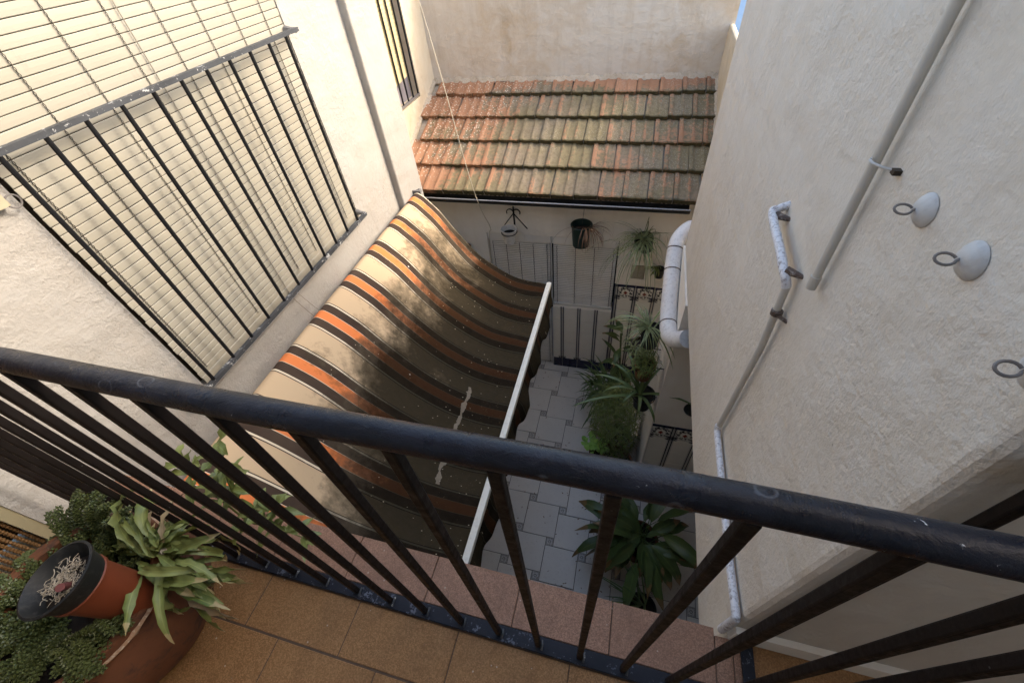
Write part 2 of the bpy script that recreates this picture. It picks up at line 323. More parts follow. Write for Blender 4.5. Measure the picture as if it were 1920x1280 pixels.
# ------------------------------------------------------------ geometry helpers
def tag(o, label=None, cat=None, group=None, kind=None):
    if label: o['label'] = label
    if cat: o['category'] = cat
    if group: o['group'] = group
    if kind: o['kind'] = kind
    return o
def empty(name, loc, label, cat, group=None, rz=0):
    o = D.objects.new(name, None); C.objects.link(o); o.location = loc; o.rotation_euler.z = rz; o.empty_display_size = .05
    return tag(o, label, cat, group)
class MB:
    def __init__(s): s.v = []; s.f = []; s.uv = []; s.mi = []
    def add(s, vs, fs, uvs=None, mi=0):
        k = len(s.v); s.v += [tuple(q) for q in vs]; s.f += [tuple(i+k for i in f) for f in fs]; s.mi += [mi]*len(fs)
        if uvs: s.uv += uvs
        else: s.uv += [[(0, 0)]*len(f) for f in fs]
        return s
    def box(s, a, b, mi=0):
        x0, y0, z0 = a; x1, y1, z1 = b
        vs = [(x0, y0, z0), (x1, y0, z0), (x1, y1, z0), (x0, y1, z0), (x0, y0, z1), (x1, y0, z1), (x1, y1, z1), (x0, y1, z1)]
        return s.add(vs, [(0, 3, 2, 1), (4, 5, 6, 7), (0, 1, 5, 4), (1, 2, 6, 5), (2, 3, 7, 6), (3, 0, 4, 7)], mi=mi)
    def tube(s, pts, r, n=8, cap=True, mi=0, sq=False):
        pts = [Vector(q) for q in pts]; rs = r if isinstance(r, (list, tuple)) else [r]*len(pts)
        d0 = (pts[1]-pts[0]).normalized(); ref = Vector((0, 0, 1)) if abs(d0.z) < .9 else Vector((1, 0, 0))
        nx = d0.cross(ref).normalized(); vs = []
        for i, q in enumerate(pts):
            d = (pts[min(i+1, len(pts)-1)]-pts[max(i-1, 0)]).normalized()
            nx = (nx-d*nx.dot(d)).normalized(); ny = d.cross(nx)
            for k in range(n):
                a = 2*math.pi*(k+(.5 if sq else 0))/n
                vs.append(q+(nx*math.cos(a)+ny*math.sin(a))*rs[i])
        fs = []
        for i in range(len(pts)-1):
            for k in range(n):
                fs.append((i*n+k, i*n+(k+1) % n, (i+1)*n+(k+1) % n, (i+1)*n+k))
        if cap: fs += [tuple(range(n-1, -1, -1)), tuple((len(pts)-1)*n+k for k in range(n))]
        return s.add(vs, fs, mi=mi)
    def lathe(s, prof, c=(0, 0, 0), n=28, mi=0, ax=None):
        vs = []; m = len(prof)
        R = Matrix.Identity(3) if ax is None else Vector((0, 0, 1)).rotation_difference(Vector(ax)).to_matrix()
        for k in range(n):
            a = 2*math.pi*k/n
            for (r, z) in prof: vs.append(Vector(c)+R@Vector((r*math.cos(a), r*math.sin(a), z)))
        fs = []
        for k in range(n):
            for j in range(m-1):
                a0 = k*m+j; b0 = ((k+1) % n)*m+j
                fs.append((a0, b0, b0+1, a0+1))
        return s.add(vs, fs, mi=mi)
    def build(s, name, mats, parent=None, smooth=True, ang=35):
        me = D.meshes.new(name); me.from_pydata(s.v, [], s.f)
        ul = me.uv_layers.new(name='UVMap'); k = 0
        flat = [c for f in s.uv for c in f]
        for i, q in enumerate(flat): ul.data[i].uv = q
        if not isinstance(mats, (list, tuple)): mats = [mats]
        for m in mats: me.materials.append(m)
        for i, pl in enumerate(me.polygons): pl.material_index = s.mi[i]
        if smooth:
            me.polygons.foreach_set('use_smooth', [True]*len(me.polygons))
            try: me.set_sharp_from_angle(angle=rad(ang))
            except Exception: pass
        me.update()
        o = D.objects.new(name, me); C.objects.link(o); o.parent = parent
        if parent is not None:
            o.matrix_parent_inverse = (Matrix.Translation(parent.location) @ parent.rotation_euler.to_matrix().to_4x4()).inverted() if parent.type == 'EMPTY' and parent.parent is None else Matrix.Identity(4)
        return o
def inst(o, parent, loc, rot=None, name=None):
    c = o.copy(); C.objects.link(c); c.parent = parent; c.location = loc
    if rot: c.rotation_euler = rot
    return c
def bevel(o, wd, seg=2):
    b = o.modifiers.new('bevel', 'BEVEL'); b.width = wd; b.segments = seg; b.limit_method = 'ANGLE'; return o
def bez(pts, n=10):
    pts = [Vector(q) for q in pts]; out = []
    P = [pts[0]*2-pts[1]]+pts+[pts[-1]*2-pts[-2]]
    for i in range(1, len(P)-2):
        for k in range(n):
            t = k/n; a, b, c, d = P[i-1], P[i], P[i+1], P[i+2]
            out.append(.5*((2*b)+(-a+c)*t+(2*a-5*b+4*c-d)*t*t+(-a+3*b-3*c+d)*t**3))
    out.append(pts[-1]); return out
def wall(name, axis, c0, c1, us, vs, holes, mat, label, cat='wall', kind=None):
    """slab between planes c0..c1 on an axis; u,v are the two other axes (u horizontal, v = z); holes as (u0,u1,v0,v1)"""
    U = sorted(set([us[0], us[1]]+[h[i] for h in holes for i in (0, 1)])); V = sorted(set([vs[0], vs[1]]+[h[i] for h in holes for i in (2, 3)]))
    solid = lambda i, j: 0 <= i < len(U)-1 and 0 <= j < len(V)-1 and not any(h[0] <= (U[i]+U[i+1])/2 <= h[1] and h[2] <= (V[j]+V[j+1])/2 <= h[3] for h in holes)
    m = MB(); P = (lambda c, u, v: (c, u, v)) if axis == 'x' else (lambda c, u, v: (u, c, v))
    idx = {}
    def vi(c, i, j):
        k = (c, i, j)
        if k not in idx: idx[k] = len(m.v); m.v.append(P(c, U[i], V[j]))
        return idx[k]
    fs = []
    for i in range(len(U)-1):
        for j in range(len(V)-1):
            if not solid(i, j): continue
            fs.append((vi(c0, i, j), vi(c0, i+1, j), vi(c0, i+1, j+1), vi(c0, i, j+1)))
            fs.append((vi(c1, i, j), vi(c1, i, j+1), vi(c1, i+1, j+1), vi(c1, i+1, j)))
            for (di, dj, e) in ((-1, 0, ((i, j), (i, j+1))), (1, 0, ((i+1, j), (i+1, j+1))), (0, -1, ((i, j), (i+1, j))), (0, 1, ((i, j+1), (i+1, j+1)))):
                if not solid(i+di, j+dj):
                    a, b = e; fs.append((vi(c0, *a), vi(c0, *b), vi(c1, *b), vi(c1, *a)))
    m.f = fs; m.uv = [[(0, 0)]*4 for _ in fs]; m.mi = [0]*len(fs)
    o = m.build(name, mat, smooth=False)
    import bmesh
    bm = bmesh.new(); bm.from_mesh(o.data); bmesh.ops.recalc_face_normals(bm, faces=bm.faces); bm.to_mesh(o.data); bm.free()
    return tag(o, label, cat, kind=kind)

ZF, ZB = -4.5, -1.5      # patio floor, balcony floor (camera height is z = 0)
# ------------------------------------------------------------ setting: ground and patio floor
o = MB().box((-8, -6, ZF-.6), (8, 14, ZF-.3)).build('ground', m_grout2, smooth=False); tag(o, kind='structure')
pf = MB().box((-2.3, -2, ZF-.29), (1.25, 3.75, ZF-.006)).build('patio_floor', m_grout2, smooth=False); tag(pf, kind='structure')
b_, s_ = .334, .0765
th = math.atan2(0, 1)
def tilemesh(sz, g, h, name, mat, bev=.002):
    m = MB(); a = g/2; q = sz-g/2; e = a+bev; k = q-bev
    vs = [(a, a, -.006), (q, a, -.006), (q, q, -.006), (a, q, -.006), (a, a, h-.0015), (q, a, h-.0015), (q, q, h-.0015), (a, q, h-.0015), (e, e, h), (k, e, h), (k, k, h), (e, k, h)]
    F = [(8, 9, 10, 11)]+[(i, (i+1) % 4, 4+(i+1) % 4, 4+i) for i in range(4)]+[(4+i, 4+(i+1) % 4, 8+(i+1) % 4, 8+i) for i in range(4)]
    m.add(vs, F, [[((vs[i][0]-a)/(q-a), (vs[i][1]-a)/(q-a)) for i in f] for f in F])
    return m.build(name, mat, smooth=False)
bt = tilemesh(b_, .006, 0, 'floor_tile', m_stone); st = tilemesh(s_, .006, 0, 'insert_tile', m_insert)
bt.parent = pf; st.parent = pf
U_, V_ = Vector((b_, -s_, 0)), Vector((s_, b_, 0)); O_ = Vector((-.29-s_/2, 1.742-s_/2, ZF)); first = True
for i in range(-8, 8):
    for j in range(-9, 10):
        q = O_+U_*i+V_*j
        if not (-1.95 < q.x+.2 and q.x < 1.15 and -.3 < q.y+.2 and q.y < 3.72): continue
        dz = random.uniform(-.0012, .0012)
        if first: bt.location = q+Vector((s_, 0, 0)); st.location = q; first = False
        else: inst(bt, pf, q+Vector((s_, 0, dz))); inst(st, pf, q+Vector((0, 0, -dz)))

# ------------------------------------------------------------ walls
XL, XR, YF = -1.9, .42, 3.709
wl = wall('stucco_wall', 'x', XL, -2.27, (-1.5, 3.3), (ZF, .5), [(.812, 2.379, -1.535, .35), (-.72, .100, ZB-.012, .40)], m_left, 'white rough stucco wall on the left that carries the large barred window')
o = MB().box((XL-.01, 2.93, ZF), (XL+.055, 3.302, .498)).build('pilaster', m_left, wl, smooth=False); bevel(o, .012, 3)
o = wall('stucco_wall', 'x', -2.27, -2.4, (3.3, 5.05), (ZF, .3), [(3.46, 4.50, -1.37, .15)], m_rec, 'short sunlit recessed wall beside the roof, with a narrow barred window')
wbk = wall('stucco_wall', 'y', 4.92, 5.1, (-2.268, .70), (-1.9, -.2), [], m_back, 'tall stained cream wall behind the tiled roof')
o = wall('stucco_wall', 'x', .655, .70, (2.853, 4.918), (ZF, -.95), [], m_rec, 'low cream parapet wall at the right end of the tiled roof'); bevel(o, .015, 2)
fac = wall('stucco_wall', 'y', YF, 3.9, (-2.268, .80), (ZF, -1.93), [(-1.452, -.755, ZF, -2.455), (-.755, -.055, -3.395, -2.455)], m_fac, 'ground floor patio wall under the roof, with door and window shutters')
# dark jamb lines and room behind the shutters
o = MB().box((-1.5, 3.86, ZF), (0, 3.88, -2.4)).build('back_panel', m_glass, fac, smooth=False)
# right hand house block: upper storey overhanging
m = MB(); n_ = 6; R_ = .05
prof = [(3.4, .34), (.42, .34)]
for k in range(n_+1):
    a = math.pi+(-math.pi/2)*k/n_; prof.append((.42+R_+R_*math.cos(a), 2.82-R_+R_*math.sin(a)))
prof += [(3.4, 2.82)]
zs = [-1.85, .32]
vs = [(x, yv, z) for z in zs for (x, yv) in prof]; N = len(prof)
m.add(vs, [(i, (i+1) % N, N+(i+1) % N, N+i) for i in range(N)]+[tuple(range(N-1, -1, -1)), tuple(range(N, 2*N))])
wr = m.build('stucco_wall', m_right, smooth=False); bevel(wr, .02, 3)
tag(wr, 'large rough cream wall on the right with pipes and hook discs, overhanging the patio', 'wall')
import bmesh
bm = bmesh.new(); bm.from_mesh(wr.data); bmesh.ops.recalc_face_normals(bm, faces=bm.faces); bm.to_mesh(wr.data); bm.free()
o = MB().box((.42, .322, ZB), (2.2, .339, ZB+.085)).build('skirting', m_fac, wr, smooth=False)
pier = MB().box((.412, 2.14, ZF), (1.249, 2.80, -1.852)).build('stucco_wall', m_fac, smooth=False)
tag(pier, 'shaded ground floor pier below the overhang with patterned tile dado', 'wall')
o = MB().box((1.25, -2, ZF), (1.4, 2.80, -1.852)).build('stucco_wall', m_fac, smooth=False); tag(o, 'inner shaded side wall far under the right overhang', 'wall')
o = MB().box((-2.4, -1.7, ZF), (3.4, -1.5, .6)).build('stucco_wall', m_left, smooth=False); tag(o, 'unseen house wall behind the balcony viewpoint, added to bounce light', 'wall')  # out of view, added to bounce light back
o = MB().box((2.2, -1.499, ZF), (2.4, .338, .849)).build('stucco_wall', m_fac, smooth=False); tag(o, 'unseen wall added to block light from the right side of the balcony', 'wall')  # out of view, added to keep side light off the balcony end
o = MB().box((XL, -1.499, .85), (3.3, .22, 1.0)).build('unseen_shade_slab', m_fac, smooth=False); tag(o, kind='structure')  # unseen cover added overhead to darken the balcony floor, end wall and rails
o = MB().box((.9, 8.0, -6), (9, 8.2, .8)).build('stucco_wall', m_blue, smooth=False); tag(o, 'pale blue distant wall glimpsed past the right parapet', 'wall')

# dado tiles
def dtile(w_, h_, mat, name='wall_tile'):
    m = MB(); g = .0008; t_ = .007; e = .0015
    a = (g, 0, g); vs = [(g, 0, g), (w_-g, 0, g), (w_-g, 0, h_-g), (g, 0, h_-g), (g+e, -t_, g+e), (w_-g-e, -t_, g+e), (w_-g-e, -t_, h_-g-e), (g+e, -t_, h_-g-e)]
    F = [(4, 5, 6, 7)]+[(i, (i+1) % 4, 4+(i+1) % 4, 4+i) for i in range(4)]
    m.add(vs, F, [[(vs[i][0]/w_, vs[i][2]/h_) for i in f] for f in F]); return m.build(name, mat, smooth=False)
protos = {}
def put(kind, w_, h_, mat, parent, loc):
    k = (kind, round(w_, 3), round(h_, 3), parent.name)
    if k not in protos: o = dtile(w_, h_, mat); o.parent = parent; o.location = loc; protos[k] = o
    else: inst(protos[k], parent, loc)
def dado_run(parent, x0, x1, yv, ztop, deco, ph):
    z = ztop
    xs = [x0]+[ph+.2*k for k in range(-30, 30) if x0+.01 < ph+.2*k < x1-.01]+[x1]
    def row(z0, z1, kind, mat):
        for a_, b_2 in zip(xs, xs[1:]):
            full = b_2-a_ > .19
            o_loc = (a_, yv, z0)
            k = (kind, round(b_2-a_, 3), round(z1-z0, 3), parent.name, round(a_, 3) if not full else 0)
            if k in protos: inst(protos[k], parent, o_loc); continue
            o = dtile(b_2-a_, z1-z0, mat)
            if not full:     # cut tiles keep the stripe only at the joint
                ul = o.data.uv_layers[0].data
                off = (1-(b_2-a_)/.2) if a_ == x0 else 0
                for l in ul: l.uv = (off+l.uv[0]*(b_2-a_)/.2, l.uv[1])
            o.parent = parent; o.location = o_loc; protos[k] = o
    if deco:
        row(z-.03, z, 'navy', m_dnavy); z -= .03
        row(z-.18, z, 'deco', m_ddeco); z -= .18
    while z-.2 > ZF+.17+.2: row(z-.2, z, 'plain', m_dplain); z -= .2
    if z-(ZF+.17) > .2: 
        h = (z-(ZF+.17))/2; row(z-h, z, 'plain2', m_dplain); z -= h
    row(ZF+.17, z, 'foot', m_dfoot)
    row(ZF, ZF+.17, 'navy', m_dnavy)
dado_run(fac, -.745, -.058, YF-.001, -3.41, False, -.63)
dado_run(fac, -.045, .654, YF-.001, -2.995, True, -.03)
dado_run(pier, .418, 1.25, 2.139, -3.20, True, .60)
o = MB().box((-.056, YF-.012, ZF), (-.046, YF, -2.99)).build('edge_trim', m_dnavy, fac, smooth=False)
o = MB().box((-.758, YF-.003, ZF), (-.744, YF+.03, -2.457)).build('edge_trim', plain('grey_jamb', (.5, .5, .5)), fac, smooth=False)
# dark round plate on the pier
o = MB().lathe([(0, .03), (.07, .028), (.095, .012), (.1, 0), (0, 0)], (.71, 2.138, -2.91), 24, ax=(0, -1, 0)).build('wall_plate', m_black)
tag(o, 'dark round plate fixed to the shaded pier above its dado', 'wall plate')

# ------------------------------------------------------------ tiled roof
tr = .4; ang = math.atan(tr); roof = empty('tiled_roof', (-.8, 3.55, -1.89), 'sloping lean-to roof of mossy orange clay tiles in five courses', 'roof')
def rpt(x, d, h=0):     # d = distance up the slope from the eave
    return Vector((x, 3.55+d*math.cos(ang)-h*math.sin(ang), -1.925+d*math.sin(ang)+h*math.cos(ang)))
ds_ = MB(); a0 = rpt(-2.266, .01, -.03); 
q = [rpt(-2.266, .02, -.012), rpt(.653, .02, -.012), rpt(.653, 1.47, -.012), rpt(-2.266, 1.47, -.012), rpt(-2.266, .02, -.05), rpt(.653, .02, -.05), rpt(.653, 1.47, -.05), rpt(-2.266, 1.47, -.05)]
ds_.add(q, [(0, 1, 2, 3), (7, 6, 5, 4), (0, 4, 5, 1), (1, 5, 6, 2), (2, 6, 7, 3), (3, 7, 4, 0)]).build('roof_deck', m_mortar, roof, smooth=False)
TW, TE = .211, .318
us = [0, .0001, .03, .14, .17, .20, .26, .36, .47, .52, .56, .585, .615, .65, .69, .79, .90, .95, .99]
hs = [0, .012, .014, .014, .012, .004, .001, .000, .001, .004, .009, .011, .011, .009, .004, .000, .001, .003, .003]
def rooftile(seed):
    rs = random.Random(seed); m = MB(); L = TE+.03; ts = [0, .0001, .03, .07, .12, .3, .6, 1]
    vs = []
    for j, tt in enumerate(ts):
        for i, (uu, h) in enumerate(zip(us, hs)):
            lip = max(0, 1-tt/.10)
            pan = h < .005 and uu > .18
            hh = h+(lip**1.5*.009 if pan else 0)
            yv = tt*L
            scal = .006*abs(math.sin(uu*math.pi*5)) if j <= 1 else 0
            z = hh+.034*(1-tt)+.002
            if j == 0: z = -.004+.004*math.sin(uu*31+seed)
            z += rs.uniform(-.001, .001)
            vs.append((uu*TW*.972, yv-scal*.8+(0 if j else .002), z))
    n = len(us)
    m.add(vs, [(j*n+i, j*n+i+1, (j+1)*n+i+1, (j+1)*n+i) for j in range(len(ts)-1) for i in range(n-1)])
    return m.build('roof_tile', m_tile, smooth=True, ang=40)
rp = [rooftile(k) for k in range(5)]
used = set()
for row in range(5):
    xoff = -1.551+(TW/2 if row % 2 else 0)
    for k in range(-4, 11):
        x = xoff+TW*k
        if x < -2.31 or x > .60: continue
        j = random.randrange(5); src = rp[j]
        if j in used: o = src.copy(); C.objects.link(o)
        else: o = src; used.add(j)
        o.parent = roof; o.matrix_parent_inverse = Matrix.Identity(4)
        q = rpt(x, TE*row-.015, .0)-roof.location
        o.location = q+Vector((0, 0, random.uniform(-.002, .003))); o.rotation_euler = (ang+random.uniform(-.016, .016), random.uniform(-.025, .025), random.uniform(-.022, .022))
for j, o in enumerate(rp):
    if j not in used: D.objects.remove(o)
# ragged mortar fillets along the top and left edges
def fillet(name, pts, nrm, wd, parent, seed):
    m = MB(); rs = random.Random(seed); n = len(pts); vs = []
    for q in pts:
        k = wd*(.55+.9*noise.noise(Vector((q.x*6, q.y*6, seed)))+rs.uniform(-.15, .15)); k = max(k, .008)
        vs += [q+Vector((0, 0, .05+.03*rs.random()))+nrm*(-.004)+Vector((0, 0, -.03)), q+Vector((0, 0, .014))+nrm*k*.5, q+nrm*k+Vector((0, 0, -.004+(nrm.y*k*tr)))]
    m.add(vs, [(i*3+j, i*3+j+1, (i+1)*3+j+1, (i+1)*3+j) for i in range(n-1) for j in range(2)])
    return m.build(name, m_mortar, parent, ang=80)
fillet('mortar_fillet', [rpt(-2.26+2.9*i/160, 1.477, .022) for i in range(161)], Vector((0, -1, 0)), .035, roof, 3)
fillet('mortar_fillet', [rpt(-2.266, 1.47*i/80, .02) for i in range(81)], Vector((1, 0, 0)), .03, roof, 5)
fillet('mortar_fillet', [rpt(.652, 1.47*i/80, .02) for i in range(81)], Vector((-1, 0, 0)), .03, roof, 9)

# gutter
gt = empty('gutter', (-.8, 3.54, -1.99), 'long black rain gutter hung under the tile eave with a glint coloured onto its rim', 'gutter')
m = MB(); pr = []
for k in range(11):
    a = math.pi*k/10; pr.append((3.545+.075*math.cos(a), -1.955-.062*math.sin(a)))
pr2 = [(3.545+(yy-3.545)*.93, -1.955+(zz+1.955)*.92) for yy, zz in pr[::-1]]
pr = pr+pr2; N = len(pr)
vs = [(x, yy, zz) for x in (-2.262, .5) for (yy, zz) in pr]
m.add(vs, [(i, (i+1) % N, N+(i+1) % N, N+i) for i in range(N)]); m.build('trough', m_gutter, gt, ang=60)
MB().box((-2.262, 3.63, -2.03), (.5, 3.706, -1.905)).build('fascia', m_gutter, gt, smooth=False)
MB().tube([(-2.262, 3.472, -1.952), (.5, 3.472, -1.952)], .0065, 8).build('rim', m_rim, gt)
br = None
for x in (-1.75, -.87, -.02, .33):
    m = MB().box((-.012, 3.455, -2.03), (.012, 3.466, -1.957)).box((-.012, 3.466, -2.03), (.012, 3.64, -2.021))
    if br is None: br = m.build('bracket', m_gutter, gt, smooth=False); br.matrix_parent_inverse = gt.matrix_parent_inverse; br.location = (x, 0, 0)
    else: c = br.copy(); C.objects.link(c); c.location = (x, 0, 0)

# ------------------------------------------------------------ right wall pipes and discs
dp = empty('downpipe', (.36, 2.4, -2.05), 'fat grimy white downpipe elbowing along the corner of the cream wall', 'pipe')
path = bez([(.52, 3.15, -1.92), (.45, 3.02, -1.85), (.375, 2.88, -1.87), (.358, 2.72, -1.955), (.355, 2.5, -2.05), (.355, 2.30, -2.12), (.362, 2.14, -2.12), (.39, 2.02, -2.04), (.44, 1.95, -1.95)], 7)
MB().tube(path, .056, 20).build('pipe', m_pipewhite, dp)
for i in (17, 23, 37):
    q = path[i]; d = (path[i+1]-path[i-1]).normalized()
    MB().tube([q-d*.004, q+d*.004], .0585, 20).build('collar', m_rust, dp)
MB().tube([path[19], path[19]+Vector((.1, 0, .01))], .006, 6).build('clip', m_chipwhite, dp)
MB().tube([path[24], path[24]+Vector((.1, 0, .01))], .006, 6).build('clip', m_chipwhite, dp)

pA = empty('conduit', (.4, .85, -.6), 'grey painted pipe running down the cream wall and ending in a cap', 'pipe')
MB().tube([(.402, .884, .3), (.402, .868, -.15), (.402, .842, -.628)], .0090, 14).build('pipe', m_pipegrey, pA)
MB().tube([(.402, .843, -.612), (.402, .841, -.642)], [.0110, .0106], 14).build('cap', m_pipegrey, pA)
MB().tube([(.392, .852, -.365), (.385, .84, -.362), (.386, .828, -.362), (.396, .815, -.363), (.425, .80, -.365)], .0022, 6).build('clamp', m_discw, pA)
MB().box((.408, .797, -.369), (.421, .809, -.361)).build('wall_plug', m_frame, pA)
pB = empty('water_pipe', (.4, .95, -.7), 'thin pipe with chipped white elbow section, stepping down the wall to the ledge', 'pipe')
MB().tube(bez([(.425, 1.205, -.645), (.398, 1.205, -.66), (.384, 1.19, -.668), (.386, 1.05, -.683), (.388, .975, -.695), (.392, .952, -.705), (.399, .944, -.725)], 6), .0112, 14).build('white_section', m_chipwhite, pB)
MB().tube([(.399, .944, -.72), (.402, .925, -.92), (.404, .945, -1.37)], .0095, 12).build('grey_section', m_pipegrey, pB)
MB().tube(bez([(.403, .946, -1.36), (.403, .935, -1.383), (.403, .87, -1.384), (.403, .6, -1.374), (.403, .44, -1.362), (.403, .355, -1.352), (.404, .343, -1.37), (.404, .342, -1.5)], 5), .0115, 12).build('low_section', m_chipwhite, pB)
for q in [(.40, 1.185, -.667), (.40, .965, -.69)]:
    MB().tube([Vector(q)+Vector((-.008, 0, 0)), Vector(q)+Vector((.0, -.008, .001)), Vector(q)+Vector((.024, -.03, .004))], [.011, .010, .005], 10).build('clamp', m_rust, pB)
MB().tube([(.4005, .932, -.792), (.4005, .931, -.805)], .0145, 12).tube([(.402, .92, -.80), (.424, .90, -.803)], .005, 6).build('clamp', m_rust, pB)

def disc(loc, lab, turn):
    e = empty('hook_disc', loc, lab, 'wall hook', 'hooked anchor discs on the cream wall')
    x, yv, z = loc
    MB().lathe([(0, .014), (.008, .0135), (.015, .011), (.021, .0062), (.0245, .0018), (.025, 0)], loc, 28, ax=(-1, 0, 0)).build('disc', m_discw, e)
    pts = [(x-.008, yv+.004, z+.002)]
    for k in range(15):
        a = turn-2.9+5.8*k/14
        pts.append((x-.0285-.0115*math.cos(a), yv+.0065*math.sin(a), z+.0045*math.sin(a)))
    MB().tube(pts, .0019, 8).build('hook', m_hook, e)
disc((.419, .688, -.368), 'domed white hook disc, uppermost of the three on the cream wall', 0)
disc((.419, .553, -.36), 'domed white hook disc, middle one between its two neighbours on the wall', 0)
disc((.419, .382, -.372), 'hook disc cut by the right edge of the picture, lowest of three', 0)

# ------------------------------------------------------------ blinds
def slat(w_, h_, th_, mat, name='slat'):
    m = MB(); pr = [(0, 0), (th_*.8, h_*.06), (th_, h_*.5), (th_*.8, h_*.94), (0, h_), (-th_, h_*.97), (-th_, h_*.03)]
    n = len(pr); vs = [(a, yv, z) for yv in (0, w_) for a, z in pr]
    m.add(vs, [(i, (i+1) % n, n+(i+1) % n, n+i) for i in range(n)]+[tuple(range(n-1, -1, -1)), tuple(range(n, 2*n))])
    return m.build(name, mat, smooth=False)
bl = empty('roller_blind', (XL-.008, 1.6, -1.50), 'large cream slatted roller blind hanging in the barred left window', 'blind')
s0 = slat(1.545, .0326, .0022, m_blind); s0.parent = bl
z = -1.522; k = 0
while z < .31:
    q = (.0+random.uniform(-.0008, .0008), .832-1.6+random.uniform(-.003, .003), z+1.50)
    if k == 0: s0.location = q; s0.scale = (1.6, 1, 1.3); z += .008
    else: c = inst(s0, bl, q); c.scale = (1, 1, 1)
    k += 1; z += .0347
def chain(x, yv, z0, z1, pitch, parent, amp=.006, r=.0011, mat=m_wire):
    m = MB(); pts = []; pts2 = []; z = z0; i = 0
    while z < z1:
        pts.append((x+.002, yv+(amp if i % 2 else -amp)*.55, z)); pts2.append((x+.002, yv-(amp if i % 2 else -amp)*.55, z)); z += pitch/2; i += 1
    m.tube(pts, r, 4).tube(pts2, r, 4); return m.build('wire', mat, parent, smooth=False)
for i in range(8): chain(XL-.004, .885+.1957*i, -1.455+.0, .31, .0347, bl, .006, .0012)
MB().tube([(XL+.002, 1.525, .3), (XL+.003, 1.515, -.4), (XL+.003, 1.512, -1.53)], .0022, 6).build('pull_cord', m_roped, bl)
MB().tube(bez([(XL-.01, 1.512, -1.5), (XL+.02, 1.515, -1.58), (XL+.05, 1.53, -1.68), (XL+.08, 1.54, -1.75)], 4), .0022, 6).tube(bez([(XL-.01, 1.55, -1.5), (XL+.02, 1.565, -1.58), (XL+.05, 1.585, -1.68), (XL+.08, 1.60, -1.75)], 4), .0018, 6).build('pull_cord', m_roped, bl)
o = wall('window_frame', 'x', XL-.06, XL-.12, (.813, 2.378), (-1.534, .349), [(.88, 2.31, -1.46, .28)], m_frame, '', 'x'); o.parent = wl
for k_ in ('label', 'category'):
    if k_ in o: del o[k_]
o = MB().box((XL-.12, .87, -1.47), (XL-.105, 2.32, .29)).build('window_pane', m_glass, wl, smooth=False)
o = MB().box((XL-.30, .815, -1.56), (XL+.012, 2.376, -1.528)).build('sill', m_left, wl, smooth=False); bevel(o, .008, 3)

# window grille
def grille(x, ys, z0, z1, ye0, ye1, label, bar_r, rail_h, mat, grp, top=True, rmat=None):
    g = empty('window_grille', (x, (ye0+ye1)/2, z0), label, 'window bars', grp)
    bp = None
    for yv in ys:
        q = Vector((random.uniform(-.001, .001), yv-(ye0+ye1)/2, 0))
        if bp is None:
            m = MB().tube([(0, 0, 0), (0, 0, z1-z0)], bar_r, 8); bp = m.build('bar', mat); bp.parent = g; bp.location = q
        else: inst(bp, g, q)
    m = MB().box((x-.011, ye0, z0-rail_h), (x+.011, ye1, z0)); m.build('bottom_rail', rmat or mat, g, smooth=False)
    if top:
        m = MB().box((x-.013, ye0, z1), (x+.013, ye1, z1+rail_h*.8)); m.build('top_rail', rmat or mat, g, smooth=False)
        for (yv, zz) in ((ye1-.01, z1+.006), (ye1-.01, z0-.006)):
            MB().tube([(x, yv, zz), (x-.03, yv+.006, zz), (XL+.002, yv+.014, zz)], [.013, .014, .022], 8).build('wall_fixing', m_metal, g)
    return g
XG = -1.828
grille(XG, [.832+.1432*k for k in range(11)], -1.468, -.402, .70, 2.37, 'black iron bars over the large cream blind on the left wall', .0085, .022, m_iron, None, True, m_grime)
# little cream pulley by the window edge
pu = empty('cord_pulley', (XL+.02, .75, -.50), 'small cream cord guide with a ring beside the barred window', 'cord guide')
MB().box((XL, .68, -.53), (XL+.035, .775, -.46)).build('block', plain('yellowed_plastic', (.45, .39, .26)), pu, smooth=False)
m = MB(); m.tube([(XL+.03, .79+.02*math.cos(a), -.525+.02*math.sin(a)) for a in [2*math.pi*k/16 for k in range(17)]], .003, 6); m.build('ring', m_hook, pu)

# recessed window blind + bars
XW = -2.27
bl2 = empty('roller_blind', (XW-.02, 3.9, -1.25), 'yellowed slatted blind with broken bottom in the recessed window', 'blind')
s1 = slat(.90, .0285, .002, m_blindy); s1.parent = bl2; first = True; z = -1.20
while z < .1:
    q = (0, 3.47-3.9, z+1.25)
    if first: s1.location = q; s1.rotation_euler.x = .06; first = False
    else:
        c = inst(s1, bl2, q); c.rotation_euler.x = .05 if z < -1.12 else 0
    z += .0305
for yv in (3.55, 3.72, 3.95, 4.12): chain(XW-.015, yv, -1.18, .1, .0305, bl2, .006, .001)
o = MB().box((XW-.125, 3.461, -1.369), (XW-.10, 4.499, .149)).build('window_pane', plain('net_curtain_pane', (.30, .27, .29), .4), bl2, smooth=False)
grille(XW-.005, [3.51+.12*k for k in range(9)], -1.335, .15, 3.47, 4.49, 'narrow iron bars over the yellowed blind in the recessed sunlit wall', .009, .018, m_iron, None, False, m_hook)

